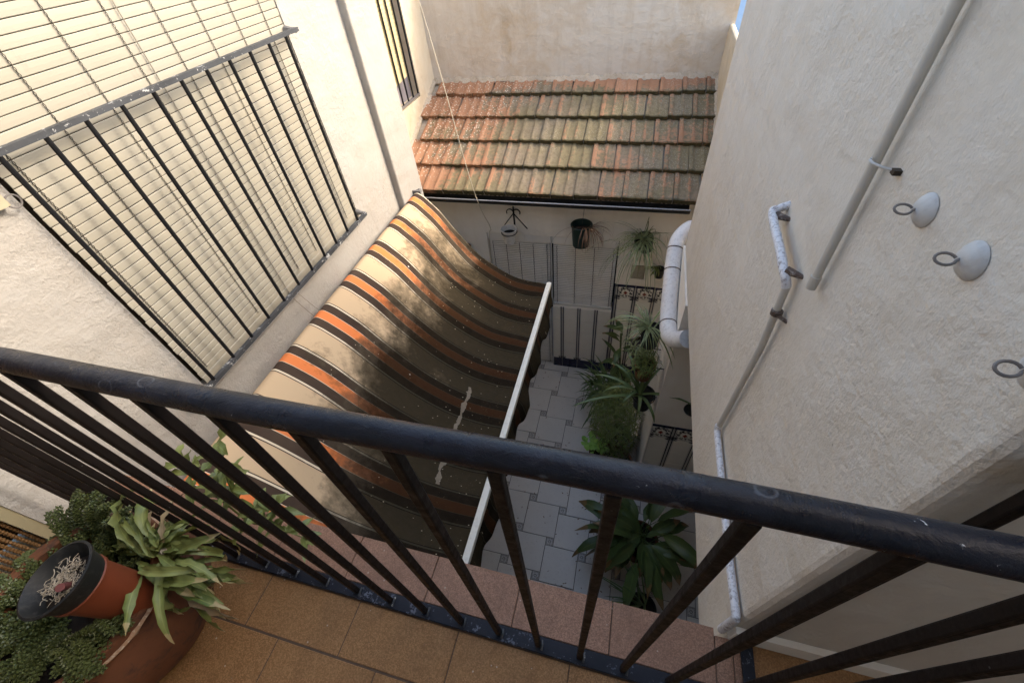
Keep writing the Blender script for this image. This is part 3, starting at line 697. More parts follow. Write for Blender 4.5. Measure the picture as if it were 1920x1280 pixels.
# patio door and window shutters
def shutter(x0, x1, z0, z1, label, bottombar):
    e = empty('roller_shutter', ((x0+x1)/2, YF+.03, z0), label, 'shutter', 'grey-white roller shutters of the patio wall')
    MB().box((x0+.002, YF+.012, z1-.085), (x1-.002, YF+.06, z1-.002)).build('shutter_box', m_blindf, e, smooth=False)
    p_ = slat(x1-x0-.02, .0205, .002, m_blindf); p_.rotation_euler.z = -math.pi/2; p_.parent = e
    z = z0+.03; first = True
    while z < z1-.09:
        q = (x0+.01-(x0+x1)/2, 0, z-z0)
        if first: p_.location = q; first = False
        else: inst(p_, e, q)
        z += .0240
    if bottombar: MB().box((x0+.006, YF+.004, z0+.004), (x1-.006, YF+.038, z0+.028)).build('bottom_rail', plain('pale_rail', (.62, .6, .56)), e, smooth=False)
    n = 4 if not bottombar else 4
    for i in range(5 if not bottombar else 4):
        xx = x0+.05+(x1-x0-.09)*i/(4 if not bottombar else 3)
        m = MB(); pts = [(xx+(.002 if k % 2 else -.002), YF+.020, z0+.03+k*.024) for k in range(int((z1-z0-.12)/.024))]
        m.tube(pts, .0028, 4).build('wire', m_wire, e, smooth=False)
shutter(-1.450, -.760, ZF+.002, -2.457, 'tall grey-white slatted roller shutter over the patio door', False)
shutter(-.742, -.060, -3.393, -2.457, 'shorter grey-white slatted shutter over the window beside the door', True)

# cable hanging in front
MB().tube(bez([(-1.93, 3.62, .75), (-1.663, 3.6, -.467), (-1.42, 3.45, -1.80), (-1.365, 3.62, -2.33), (-1.41, 3.69, -2.45), (-1.44, 3.69, -2.84)], 8), .0032, 6).build('washing_line', m_rope)
tag(D.objects['washing_line'], 'long thin cord hanging past the roof edge down to the door shutter', 'cord')

# ------------------------------------------------------------ awning
aw = empty('awning', (-1.8, 1.75, -1.72), 'dirty brown, cream and orange striped awning rolled out below the left window', 'awning')
Y0, Y1, B0, B1 = .365, 3.10, .40, 2.845
nu, nv = 44, 150
prof = [Vector((-1.835, -1.79)), Vector((-1.845, -1.735)), Vector((-1.805, -1.705)), Vector((-1.755, -1.722)), Vector((-1.60, -1.835)), Vector((-1.43, -2.03)), Vector((-1.235, -2.215)), Vector((-.98, -2.355)), Vector((-.78, -2.385)), Vector((-.615, -2.375))]
pp = bez([(q.x, 0, q.y) for q in prof], 5); nu = len(pp)-1
L = [0]
for i in range(nu): L.append(L[-1]+(pp[i+1]-pp[i]).length)
vs = []; uv = []
for i in range(nu+1):
    u_ = L[i]/L[-1]
    for j in range(nv+1):
        v_ = j/nv; ys = Y0+(Y1-Y0)*v_; yb = B0+(B1-B0)*v_
        k = max(0, (u_-.12)/.88); yv = ys+(yb-ys)*(k**.8)
        fold = (.013*math.cos(2*math.pi*(ys-.49)/.3635)+.008*noise.noise(Vector((ys*5, u_*2, 1))))*min(1, k*1.6)*min(1, (1-u_)*9+.25)
        fold += .010*noise.noise(Vector((ys*2.2, u_*5, 4)))*min(1, k*4)
        sag = .03*math.sin(math.pi*min(1, max(0, u_)))*math.sin(math.pi*v_)
        vs.append((pp[i].x+fold*.2, yv, pp[i].z+fold+sag)); uv.append((u_, ys))
F = [(i*(nv+1)+j, i*(nv+1)+j+1, (i+1)*(nv+1)+j+1, (i+1)*(nv+1)+j) for i in range(nu) for j in range(nv)]
m = MB().add(vs, F, [[uv[q] for q in f] for f in F]); cl = m.build('cloth', m_cloth, aw, ang=180)
so_ = cl.modifiers.new('thick', 'SOLIDIFY'); so_.thickness = .0015
# valance below the front bar
vs = []; uv = []; nz = 10
for i in range(nz+1):
    for j in range(nv+1):
        v_ = j/nv; yb = B0+(B1-B0)*v_; dd = (.20+.035*math.sin(2*math.pi*(yb)/.28)**2)*i/nz
        wv = .022*math.sin(yb*15+1)*i/nz+.02*noise.noise(Vector((yb*4, i*.2, 2)))
        vs.append((-.592+wv+.03*(i/nz), yb, -2.40-dd)); uv.append((.97+.03*i/nz, yb))
F = [(i*(nv+1)+j, i*(nv+1)+j+1, (i+1)*(nv+1)+j+1, (i+1)*(nv+1)+j) for i in range(nz) for j in range(nv)]
m = MB().add(vs, F, [[uv[q] for q in f] for f in F]); o = m.build('valance', m_cloth, aw, ang=180)
so_ = o.modifiers.new('thick', 'SOLIDIFY'); so_.thickness = .002
o = MB().box((-.622, B0-.02, -2.395), (-.582, B1+.012, -2.352)).build('front_bar', m_barw, aw, smooth=False); bevel(o, .006, 3)
MB().tube([(-1.80, Y0-.02, -1.75), (-1.80, Y1+.01, -1.75)], .035, 16).build('roller', m_metal, aw)
for yv in (Y0-.03, Y1+.01):
    MB().box((-1.9, yv, -1.80), (-1.77, yv+.012, -1.69)).tube([(-1.86, yv+.02, -1.735), (-1.78, yv+.03, -1.70)], .022, 8).build('wall_bracket', m_metal, aw, smooth=False)
for yv in (B0+.12, B1-.14):
    MB().tube([(-1.88, yv-.02, -2.45), (-.605, yv, -2.40)], .012, 8).build('arm', m_barw, aw)

# ------------------------------------------------------------ balcony
bal = MB().box((XL+.001, -1.499, -1.74), (2.2, .326, ZB-.013)).build('balcony_slab', m_fac, smooth=False); tag(bal, kind='structure')
o = MB().box((XL+.002, -1.498, ZB-.0125), (2.2, .322, ZB-.004)).build('grout_bed', m_grout, bal, smooth=False)
def rect_tile(x0, x1, y0, y1, mat, zt, parent, nose=0):
    m = MB().box((x0+.0015, y0+.0015, zt-.009-nose), (x1-.0015, y1-.0015, zt)); o = m.build('floor_tile' if not nose else 'ledge_tile', mat, parent, smooth=False); bevel(o, .0015, 1); return o
for i in range(-8, 1):
    x0 = .385+.2865*(i-1) if i < 1 else .385; x1 = min(x0+.2865, .385)
    if i == 1: continue
    if x1 <= XL: continue
    rect_tile(max(x0, XL+.003), x1, .204, .343, m_tledge, ZB, bal, .012)
rect_tile(.385, .432, .204, .325, m_tledge, ZB, bal, .001); rect_tile(.432, .46, .204, .318, m_tledge, ZB-.001, bal, .001)
xo = -1.01
for j, (y0, y1) in enumerate([(.012, .160), (-.325, .009), (-.662, -.328), (-1.0, -.665), (-1.34, -1.003)]):
    for i in range(-3, 10):
        x0 = xo+.335*i+(.13 if j % 2 else 0); x1 = x0+.335
        x0 = max(x0, XL+.003); 
        if x1 > 2.2 or x1 <= x0: continue
        if x0 > -1.85 and y1 < -.7 and j > 3 and False: continue
        rect_tile(x0, x1, y0, y1, m_tfloor, ZB-.002+random.uniform(-.0005, .0005), bal)
for i in range(3):
    rect_tile(.478+.34*i, .478+.34*(i+1), .165, .336, m_tfloor, ZB-.002, bal)

ra = empty('balcony_railing', (-.5, .185, ZB), 'black iron balcony railing with round handrail across the foreground', 'railing')
YR = .19
pts = [(-1.9+ (2.9)*i/60, YR+.0015*math.sin(i*.35), -.387+.002*math.sin(i*.21)) for i in range(61)]
MB().tube(pts, .0172, 24).build('handrail', m_rail, ra)
MB().tube([(-1.21, YR, -.387), (-1.2, YR, -.387)], .0178, 24).build('weld_seam', m_rail, ra)
o = MB().box((XL, .162, ZB+.001), (.45, .203, ZB+.009)).build('base_bar', m_base, ra, smooth=False); bevel(o, .002, 1)
def bar(x, yv, tw, z1=-.392):
    m = MB(); hw = .0078
    vs = []; 
    for z, k in ((ZB+.009, 1), (z1, 1)):
        for dx, dy in ((-1, -1), (1, -1), (1, 1), (-1, 1)):
            c_, s2 = math.cos(tw), math.sin(tw); vs.append((x+(dx*c_-dy*s2)*hw, yv+(dx*s2+dy*c_)*hw, z))
    m.add(vs, [(0, 3, 2, 1), (4, 5, 6, 7)]+[(i, (i+1) % 4, 4+(i+1) % 4, 4+i) for i in range(4)])
    o = m.build('bar', m_ironb, ra, smooth=False); bevel(o, .0025, 2); return o
for k in range(-4, 16):
    x = .019-.119*k
    if x > .44 or x < -1.86: continue
    bar(x, .182, random.uniform(-.06, .06)+.02)
# return section towards the wall
o = MB().box((.450, .162, ZB+.001), (.481, .345, ZB+.010)).build('base_bar', m_base, ra, smooth=False)
bar(.466, .318, .02, 0.9); bar(.466, .182, .0, -.392)
MB().tube([(.462, .335, ZB+.008), (.462, .335, ZB+.03)], [.019, .012], 10).build('foot_plate', m_discw, ra)
# weld beads at the feet
wb = None
for k in range(-3, 16):
    x = .019-.119*k
    if x < -1.86: continue
    if wb is None:
        wb = MB().tube([(.011, -.012, 0), (.0125, 0, .004), (.011, .012, 0)], .0035, 6).build('weld_bead', m_grime); wb.parent = ra; wb.location = Vector((x, .182, ZB+.010))-ra.location
    else: inst(wb, ra, Vector((x, .182, ZB+.010))-ra.location)

# bead curtain in the balcony door
bc = empty('strand_curtain', (XL-.03, -.2, ZB), 'brown curtain of bumpy hanging strands in the balcony doorway', 'curtain')
m = MB(); pts = []; rs_ = []; z = 0; i = 0
while z < 1.62: pts.append((.0, .0015*math.sin(z*9), z)); rs_.append(.0075 if i % 2 else .0048); z += .0062; i += 1
m.tube(pts, rs_, 6); sp_ = m.build('strand', m_bead); sp_.parent = bc
for i in range(36):
    q = (random.uniform(-.003, .003), .255-.0172*i, .02)
    if i == 0: sp_.location = q
    else: inst(sp_, bc, q, (random.uniform(-.006, .006), 0, random.random()*3))
MB().box((XL-.06, .064, ZB), (XL-.004, .099, .40)).build('door_frame', m_creamfr, bc, smooth=False)
MB().box((XL-.2, -.72, ZB), (XL-.19, .099, .40)).build('backing', m_frame, bc, smooth=False)

# ------------------------------------------------------------ pots and plants
def pot(mats, c, r, h, parent=None, taper=.72, rim=.10, name='pot', ax=None, soil=True, fill=.88):
    m = MB(); rb = r*taper; t_ = r*.07
    pr = [(0, 0), (rb, 0), (r*.955, h*(1-rim)), (r*1.03, h*(1-rim)), (r*1.05, h*.985), (r*1.02, h), (r*.95, h), (r*.93, h*.97), (r*.9, h*(1-rim)), (rb*.9, .02*h+t_), (0, t_)]
    m.lathe(pr, c, 32, ax=ax); o = m.build(name, mats, parent, ang=30)
    if soil:
        q = Vector(c)+(Vector(ax).normalized() if ax else Vector((0, 0, 1)))*h*fill
        m = MB().lathe([(0, .008), (r*.4, .012), (r*.75, .004), (r*.92, -.002)], q, 20, ax=ax); m.build('soil', m_soil, o)
    return o
def strap(base, az, el, L_, wd, droop, shape='strap', n=9, twist=0, fold=.25, curve=0, mb=None):
    m = mb or MB(); p_ = Vector(base); vs = []; UVs = []
    for i in range(n+1):
        t_ = i/n; e = el-droop*t_**1.3; a = az+curve*t_
        d = Vector((math.cos(e)*math.cos(a), math.cos(e)*math.sin(a), math.sin(e)))
        if i: p_ = p_+d*(L_/n)
        side = d.cross(Vector((0, 0, 1)))
        side = side.normalized() if side.length > 1e-3 else Vector((math.sin(a), -math.cos(a), 0))
        nm = side.cross(d)
        tw = twist*t_; side, nm = side*math.cos(tw)+nm*math.sin(tw), nm*math.cos(tw)-side*math.sin(tw)
        if shape == 'strap': w_ = wd*min(1, .55+t_*2)*(1-t_**3)**.7
        elif shape == 'aspi': w_ = wd*(.07 if t_ < .38 else max(.06, math.sin(math.pi*((t_-.38)/.62)**.8)))
        elif shape == 'broad': w_ = wd*(.12 if t_ < .18 else max(.06, math.sin(math.pi*((t_-.18)/.82)**.75)))
        else: w_ = wd*max(.05, math.sin(math.pi*min(1, t_*.93+.05)))
        w_ = max(w_, wd*.03)
        rip = (.34 if shape == 'lance' else .08)*w_*math.sin(i*2.1+az*5)
        vs += [p_-side*w_/2+nm*(w_*fold*.5+rip), p_, p_+side*w_/2+nm*(w_*fold*.5-rip)]
        UVs += [(0, t_), (.5, t_), (1, t_)]
    F = [(i*3+j, i*3+j+1, (i+1)*3+j+1, (i+1)*3+j) for i in range(n) for j in range(2)]
    m.add(vs, F, [[UVs[q] for q in f] for f in F]); return m
def leaf(parent, mat, *a, **k):
    o = strap(*a, **k).build('leaf', mat, parent, ang=180); return o
R = random.Random(11)
def spider(parent, c, n, L_, wd, mat, elr=(.2, 1.3), dr=(1.2, 2.6), azr=(0, 6.283)):
    for i in range(n):
        az = R.uniform(*azr); leaf(parent, mat, Vector(c)+Vector((R.uniform(-.02, .02), R.uniform(-.02, .02), 0)), az, R.uniform(*elr), L_*R.uniform(.55, 1.1), wd*R.uniform(.8, 1.2), R.uniform(*dr), curve=R.uniform(-.5, .5), n=8)

# white bucket on iron bracket
ib = empty('plant_bracket', (-1.12, 3.69, -2.25), 'black wrought iron bracket with curled ends above the door', 'bracket')
m = MB().tube([(-1.125, 3.70, -2.13), (-1.125, 3.70, -2.40)], .008, 6)
for s in (-1, 1):
    m.tube([(-1.125+s*(.035-.035*math.cos(a)), 3.69, -2.19+.035*math.sin(a)) for a in [math.pi*1.15*k/10 for k in range(11)]], .0055, 6)
m.tube([(-1.125, 3.69, -2.20), (-1.255, 3.62, -2.36)], .005, 6).tube([(-1.125, 3.69, -2.20), (-.965, 3.60, -2.31)], .0055, 6); m.build('iron_bracket', m_iron, ib)
bk = empty('hanging_pot', (-1.15, 3.58, -2.47), 'small white translucent bucket of soil hanging from the iron bracket', 'pot')
m = MB().lathe([(0, 0), (.055, 0), (.078, .15), (.084, .15), (.086, .16), (.079, .16), (.074, .15), (.053, .01), (0, .01)], (-1.15, 3.575, -2.465), 28); m.build('bucket', m_wplast, bk, ang=30)
MB().lathe([(0, .01), (.04, .014), (.068, 0)], (-1.15, 3.575, -2.36), 18).build('soil', m_soil, bk)
m = MB(); m.tube([(-1.15+.079*math.cos(a), 3.575+.079*math.sin(a), -2.345) for a in [2*math.pi*k/24 for k in range(25)]], .004, 6, cap=False); m.build('ring', m_iron, bk)
# dark green hanging pot with dried strands
gp = empty('hanging_pot', (-.42, 3.58, -2.45), 'dark green hanging pot with dead brown strands above the window shutter', 'pot')
pot(m_dgreen, (-.425, 3.59, -2.445), .100, .23, gp, .80, .06, fill=.72)
for i in range(34):
    az = R.uniform(-1.9, .5); leaf(gp, m_dried, Vector((-.375+R.uniform(-.03, .03), 3.56, -2.24)), az, R.uniform(.2, .9), R.uniform(.12, .42), R.uniform(.004, .009), R.uniform(2.0, 2.9), n=8)
for (a, L_) in ((-2.6, .42), (-.3, .5), (-2.2, .3)):
    leaf(gp, m_dried, Vector((-.42, 3.56, -2.23)), a, .5, L_, .003, 1.9, n=9)
MB().tube([(-.42, 3.60, -2.22), (-.41, 3.66, -2.06), (-.42, 3.70, -2.09)], .0018, 5).build('hanger', m_wire, gp)
# spider plant on the facade
sp = empty('hanging_spider_plant', (.18, 3.58, -2.4), 'spider plant trailing from a black pot hung on the patio wall by the window', 'plant')
pot(m_black, (.20, 3.63, -2.46), .085, .16, sp, .78, .08, ax=(-.25, -.45, 1))
spider(sp, (.16, 3.54, -2.31), 75, .38, .0075, m_spider, (.1, 1.2), (1.8, 3.0))
spider(sp, (.15, 3.50, -2.33), 34, .60, .0065, m_spider, (-.2, .6), (1.2, 1.9), (2.9, 5.4))
for (az, L_) in ((2.9, .62), (-.1, .5), (2.6, .5)): leaf(sp, m_spider, Vector((.17, 3.55, -2.3)), az, .7, L_, .005, 1.6, n=10)
pl = empty('aloe_plant', (.37, 3.66, -2.7), 'tiny bright green rosette plant hanging beside the white downpipe', 'plant')
for i in range(22): leaf(pl, m_young, Vector((.345, 3.60, -2.66)), R.uniform(2.2, 5.2), R.uniform(-.6, 1.2), R.uniform(.07, .15), .014, R.uniform(.6, 1.6), n=5)
pot(m_black, (.37, 3.645, -2.80), .05, .10, pl, .8, .1)
# plaque
m = MB(); m.box((.105, YF-.012, -2.885), (.225, YF-.001, -2.735)); 
pq = m.build('wall_plaque', plain('plaque_tile', (.42, .38, .30), .3, sc=90, var=.2, dirt=((.12, .09, .06), .85)), smooth=False); tag(pq, 'small patterned ceramic plaque on the patio wall under the spider plant', 'plaque')
MB().box((.097, YF-.009, -2.893), (.233, YF-.0012, -2.727)).build('border', plain('plaque_border', (.22, .18, .13)), pq, smooth=False)
tp_ = empty('hanging_pot', (-1.72, 3.64, -2.65), 'half hidden terracotta wall pot behind the far corner of the awning', 'pot'); pot(m_terra, (-1.70, 3.63, -2.72), .07, .12, tp_, .7)

# pots on the pier side
def wallpot(name, c, r, h, mat, lab, holder=True):
    e = empty(name, c, lab, 'plant'); pot(mat, c, r, h, e, .78, .1)
    if holder:
        m = MB(); m.tube([(c[0]+r*1.06*math.cos(a), c[1]+r*1.06*math.sin(a), c[2]+h*.8) for a in [2*math.pi*k/20 for k in range(21)]], .004, 6, cap=False)
        m.tube([(c[0]+r, c[1], c[2]+h*.8), (.411, c[1], c[2]+h*.8)], .004, 6); m.build('pot_ring', m_iron, e)
    return e
e1 = wallpot('spider_plant', (.265, 2.32, -2.42), .078, .16, m_black, 'variegated spider plant in a black wall pot just left of the downpipe elbow')
spider(e1, (.235, 2.31, -2.24), 60, .27, .007, m_spider, (.0, 1.0), (.9, 2.2), (1.6, 5.2)); spider(e1, (.25, 2.3, -2.24), 8, .42, .013, m_spider, (.6, 1.2), (1.4, 2.2))
spider(e1, (.16, 2.26, -2.42), 16, .12, .008, m_spider, (-.3, 1.0), (.6, 1.6))
e2 = wallpot('moss_plant', (.265, 2.26, -2.74), .075, .15, m_terra, 'terracotta wall pot full of mossy growth under the spider plant')
m = MB()
for i in range(420):
    a = R.uniform(0, 6.28); rr = .095*math.sqrt(R.random()); strap(Vector((.265+rr*math.cos(a), 2.26+rr*math.sin(a)*1.3, -2.62+R.uniform(0, .12))), R.uniform(0, 6.28), R.uniform(-1, 1.3), R.uniform(.03, .08), .007, 1.2, n=2, mb=m)
tag(m.build('foliage', m_fern, e2, ang=180), kind='stuff')
e3 = wallpot('wall_pot', (.24, 2.62, -2.98), .085, .24, plain('dark_brown_pot', (.035, .018, .015), .5), 'dark brown empty looking wall pot behind the mossy terracotta one')
e4 = wallpot('strap_leaf_plant', (.305, 2.24, -3.10), .088, .17, m_black, 'plant with long arching strap leaves in a black pot on the pier')
for (az, el, L_, dr) in ((2.9, .75, .48, 1.3), (2.5, 1.1, .42, 1.7), (3.3, 1.0, .36, 1.9), (3.6, .5, .62, .75), (2.0, 1.2, .42, 1.3), (1.5, 1.3, .40, 1.2), (.9, 1.2, .34, 1.2), (-.3, .75, .48, 1.0), (-1.0, .5, .28, 1.8), (4.0, 1.2, .25, 2.2), (1.2, 1.4, .45, .9), (-1.6, .9, .22, 2.2), (2.7, 1.35, .36, 1.1)):
    leaf(e4, m_strap, Vector((.275+R.uniform(-.015, .015), 2.22+R.uniform(-.015, .015), -2.94)), az, el, L_, .030, dr, n=12, fold=.5)

# ground plants along the pier
dk = empty('spiky_plant', (.02, 3.15, ZF), 'dark green spiky plant against the dado at the end of the patio', 'plant')
pot(m_black, (.08, 3.15, ZF), .15, .28, dk)
for i in range(150):
    leaf(dk, m_dark, Vector((.04+R.uniform(-.16, .16), 3.1+R.uniform(-.2, .2), -4.18+R.uniform(0, .25))), R.uniform(1.8, 5.9), R.uniform(.1, 1.2), R.uniform(.20, .42), R.uniform(.014, .026), R.uniform(.8, 1.9), n=6)
tl = empty('broad_leaf_plant', (.12, 3.45, ZF), 'tall plant with broad dark leaves in the corner below the patterned dado', 'plant')
pot(m_black, (.14, 3.45, ZF), .12, .24, tl)
MB().tube([(.14, 3.45, ZF+.2), (.10, 3.42, -3.75), (.08, 3.38, -3.42)], .012, 6).build('stem', m_dark, tl)
for i in range(14): leaf(tl, m_aspid, Vector((.10, 3.40, -4.0+.045*i)), R.uniform(2, 6.2), R.uniform(.2, 1.1), R.uniform(.2, .34), R.uniform(.05, .08), R.uniform(.6, 1.5), 'broad', n=7)
fn = empty('feathery_plant', (.12, 2.62, ZF), 'tangled feathery plant with dry twigs between the spiky plant and the lime green clump', 'plant')
pot(m_terra, (.16, 2.62, ZF), .16, .26, fn)
m = MB(); m2 = MB()
for i in range(3600):
    a = R.uniform(0, 6.28); rr = math.sqrt(R.random()); z = -4.3+R.uniform(0, .6)
    q = Vector((.13+rr*.25*math.cos(a), 2.62+rr*.38*math.sin(a), z+.1*(1-rr)))
    strap(q, R.uniform(0, 6.28), R.uniform(-.6, 1.4), R.uniform(.035, .09), R.uniform(.004, .011), R.uniform(0, 1.5), n=2, mb=m)
for i in range(130):
    a = R.uniform(0, 6.28); rr = math.sqrt(R.random()); q = Vector((.1+rr*.2*math.cos(a), 2.6+rr*.3*math.sin(a), -4.0+R.uniform(0, .2)))
    d = Vector((R.uniform(-.12, .12), R.uniform(-.12, .12), R.uniform(.0, .13))); m2.tube([q, q+d*.5+Vector((.01, .01, .0)), q+d], .0013, 3, cap=False)
tag(m.build('foliage', m_fern, fn, ang=180), kind='stuff'); tag(m2.build('twigs', m_straw, fn), kind='stuff')
m = MB()
for i in range(60):
    pass
lm_ = empty('lime_green_plant', (-.03, 2.38, ZF), 'low clump of bright lime green round leaves at the edge of the floor tiles', 'plant')
pot(m_terra, (.02, 2.38, ZF), .12, .24, lm_)
for i in range(60):
    a = R.uniform(0, 6.28); rr = math.sqrt(R.random())
    c_ = Vector((-.045+rr*.13*math.cos(a), 2.37+rr*.13*math.sin(a), -4.10+.08*(1-rr)+R.uniform(-.02, .03))); r0 = R.uniform(.016, .030)
    nx_ = Vector((R.uniform(-.5, .5), R.uniform(-.7, .3), 1)).normalized(); rq = Vector((0, 0, 1)).rotation_difference(nx_)
    vs = [c_]+[c_+rq@Vector((r0*(1+.12*math.sin(3*b))*math.cos(b), r0*math.sin(b), .006*math.cos(2*b))) for b in [2*math.pi*k/10 for k in range(10)]]
    F = [(0, 1+k, 1+(k+1) % 10) for k in range(10)]
    MB().add(vs, F, [[(.3, .3)]*3 for _ in F]).build('leaf', m_lime, lm_, ang=180)
tb = empty('terracotta_pot', (.2, 2.27, ZF), 'round terracotta pot with dry twigs right of the lime green clump', 'pot')
pot(m_terra, (.19, 2.27, ZF), .165, .30, tb, .7, .12, fill=.8)
m2 = MB()
for i in range(60):
    a = R.uniform(0, 6.28); q = Vector((.19+.06*math.cos(a), 2.27+.06*math.sin(a), -4.26)); d = Vector((R.uniform(-.14, .14), R.uniform(-.14, .14), R.uniform(.05, .3))); m2.tube([q, q+d*.5+Vector((.02, 0, 0)), q+d], .0016, 3, cap=False)
tag(m2.build('twigs', m_straw, tb), kind='stuff')
ap = empty('aspidistra', (.48, 1.5, ZF), 'big aspidistra with broad drooping dark leaves, nearest plant on the patio floor', 'plant')
pot(m_terra, (.46, 1.52, ZF), .17, .30, ap)
for i in range(52):
    az = R.uniform(0, 6.283) if i % 3 else R.uniform(2.2, 4.8)
    leaf(ap, m_aspid, Vector((.46+R.uniform(-.08, .08), 1.52+R.uniform(-.08, .08), -4.22)), az, R.uniform(1.0, 1.45), R.uniform(.50, .78), R.uniform(.10, .135), R.uniform(1.5, 2.5), 'aspi', n=13, fold=R.uniform(.2, .6), twist=R.uniform(-1.3, 1.3), curve=R.uniform(-.6, .6))
rp_ = empty('terracotta_pot', (.3, 1.62, ZF), 'reddish terracotta pot half hidden under the aspidistra leaves', 'pot'); pot(m_terra, (.26, 1.66, ZF), .13, .26, rp_)
bx = MB().box((.0, 0, 0), (.22, .16, .11)).build('cardboard_box', m_card, smooth=False); bx.location = (.56, 1.28, ZF+.002); bx.rotation_euler.z = .5; tag(bx, 'small open cardboard carton on the floor below the aspidistra', 'box')
gr = empty('grassy_plant', (.5, 1.02, ZF), 'thin plant with long pale blades near the balcony edge', 'plant'); pot(m_black, (.52, .98, ZF), .12, .22, gr)
for i in range(22): leaf(gr, m_strap, Vector((.52+R.uniform(-.04, .04), .98+R.uniform(-.04, .04), -4.3)), R.uniform(1.2, 4.2), R.uniform(.9, 1.4), R.uniform(.35, .6), .014, R.uniform(.5, 1.4), n=8)

# ------------------------------------------------------------ balcony pots, bottom left
bp_ = empty('big_terracotta_pot', (-1.29, -.12, ZB), 'large old terracotta pot with limed rim at the left end of the balcony', 'pot')
c0 = (-1.30, -.055, ZB)
m = MB().lathe([(0, 0), (.165, 0), (.20, .05), (.240, .13), (.252, .19), (.246, .245), (.222, .285), (.220, .295), (.228, .302), (.231, .325), (.226, .338), (.208, .342), (.198, .335), (.195, .30), (.19, .2), (.15, .03), (0, .03)], c0, 56); m.build('pot', m_terra, bp_, ang=40)
m = MB(); n_ = 90; vs = []
for k in range(n_+1):
    a = 2*math.pi*k/n_; w_ = .008+.007*noise.noise(Vector((math.cos(a)*9, math.sin(a)*9, 0))); zc = .313+.006*noise.noise(Vector((math.cos(a)*4, math.sin(a)*4, 3)))
    for (dr, dz) in ((.2285, zc-w_), (.2345, zc), (.2300, zc+w_)): vs.append((c0[0]+dr*math.cos(a), c0[1]+dr*math.sin(a), c0[2]+dz))
m.add(vs, [(k*3+j, (k+1)*3+j, (k+1)*3+j+1, k*3+j+1) for k in range(n_) for j in range(2)]); m.build('rim_crust', m_terral, bp_)
MB().lathe([(0, .01), (.12, .012), (.193, 0)], (c0[0], c0[1], ZB+.27), 30).build('soil', m_soil, bp_)
ip = empty('nested_pots', (-1.14, .0, ZB+.28), 'black plastic pot of dry straw set in an orange pot inside the big terracotta pot', 'pot')
axp = Vector((-.16, -.07, 1))
pot(m_orange, (-1.118, -.005, ZB+.295), .063, .185, ip, .80, .06, ax=axp, soil=False, name='orange_pot')
m = MB(); q0 = Vector((-1.118, -.005, ZB+.305))+axp.normalized()*.165
m.lathe([(0, 0), (.059, 0), (.066, .02), (.074, .052), (.080, .054), (.082, .062), (.077, .064), (.071, .056), (.063, .03), (.05, .012), (0, .012)], q0, 40, ax=axp); m.build('black_pot', m_black, ip, ang=30)
q1 = q0+axp.normalized()*.022
MB().lathe([(0, .01), (.03, .012), (.064, 0)], q1, 20, ax=axp).build('soil', m_soil, ip)
m = MB()
for i in range(170):
    a = R.uniform(0, 6.28); rr = .040*math.sqrt(R.random()); q = q1+Vector((rr*math.cos(a), rr*math.sin(a), .012+R.uniform(0, .016)))
    b = R.uniform(0, 6.28); l = R.uniform(.010, .024); d = Vector((math.cos(b), math.sin(b), R.uniform(-.1, .3)))*l; s = Vector((-d.y, d.x, 0))*R.uniform(-.7, .7)
    pts = bez([q, q+d*.5+s, q+d], 4); pts = [Vector((z_.x, z_.y, max(z_.z, q1.z+.004))) for z_ in pts]; m.tube(pts, R.uniform(.0006, .0014), 4, cap=False)
tag(m.build('dry_straw', m_straw, ip), kind='stuff')
MB().tube([q1+Vector((.012, -.005, .012)), q1+Vector((.026, -.012, .036))], .0085, 10).build('stub', m_label, ip)
MB().tube([q1+Vector((.026, -.012, .036)), q1+Vector((.032, -.0145, .047))], .0088, 10).build('stub_cap', m_label, ip)

# sedum
sd = empty('sedum_plant', (-1.2, -.15, ZB+.28), 'trailing sedum with dense beaded grey green tails filling the big pot', 'plant')
bead = MB(); 
def tail(m, q, az, el, L_, dr, r=.0058):
    n = int(L_/.0062); p_ = Vector(q)
    for i in range(n):
        t_ = i/n; e = el-dr*t_; d = Vector((math.cos(e)*math.cos(az), math.cos(e)*math.sin(az), math.sin(e))); p_ = p_+d*.0062
        s = d.cross(Vector((0, 0, 1))).normalized(); u2 = s.cross(d)
        for k in range(4):
            a = k*1.57+i*.8; o_ = (s*math.cos(a)+u2*math.sin(a)); k_ = 1 if t_ < .8 else 1-(t_-.8)*2.2
            c_ = p_+o_*.0078*k_+d*.003; rr = 1.15*r*k_*R.uniform(.85, 1.1); x_ = (o_+d*.7).normalized(); y_ = x_.cross(d if abs(x_.dot(d)) < .95 else s).normalized(); z_ = x_.cross(y_)
            vs = [c_+x_*rr*.95, c_-x_*rr*.9, c_+y_*rr*.8, c_-y_*rr*.8, c_+z_*rr*.7, c_-z_*rr*.7]
            m.add(vs, [(0, 2, 4), (0, 4, 3), (0, 3, 5), (0, 5, 2), (1, 4, 2), (1, 3, 4), (1, 5, 3), (1, 2, 5)], [[(.3, .4)]*3]*8)
m = MB()
for i in range(150):
    a = R.uniform(0, 6.28); rr = .165*math.sqrt(R.random()); q = Vector((-1.30+rr*math.cos(a), -.06+rr*math.sin(a), ZB+.28))
    if (q-Vector((-1.12, .0, q.z))).length < .10 or (math.cos(a-.0) > .25 and rr > .125): continue
    tail(m, q, a+R.uniform(-.7, .7), R.uniform(.7, 1.4), R.uniform(.05, .11), R.uniform(.5, 1.3))
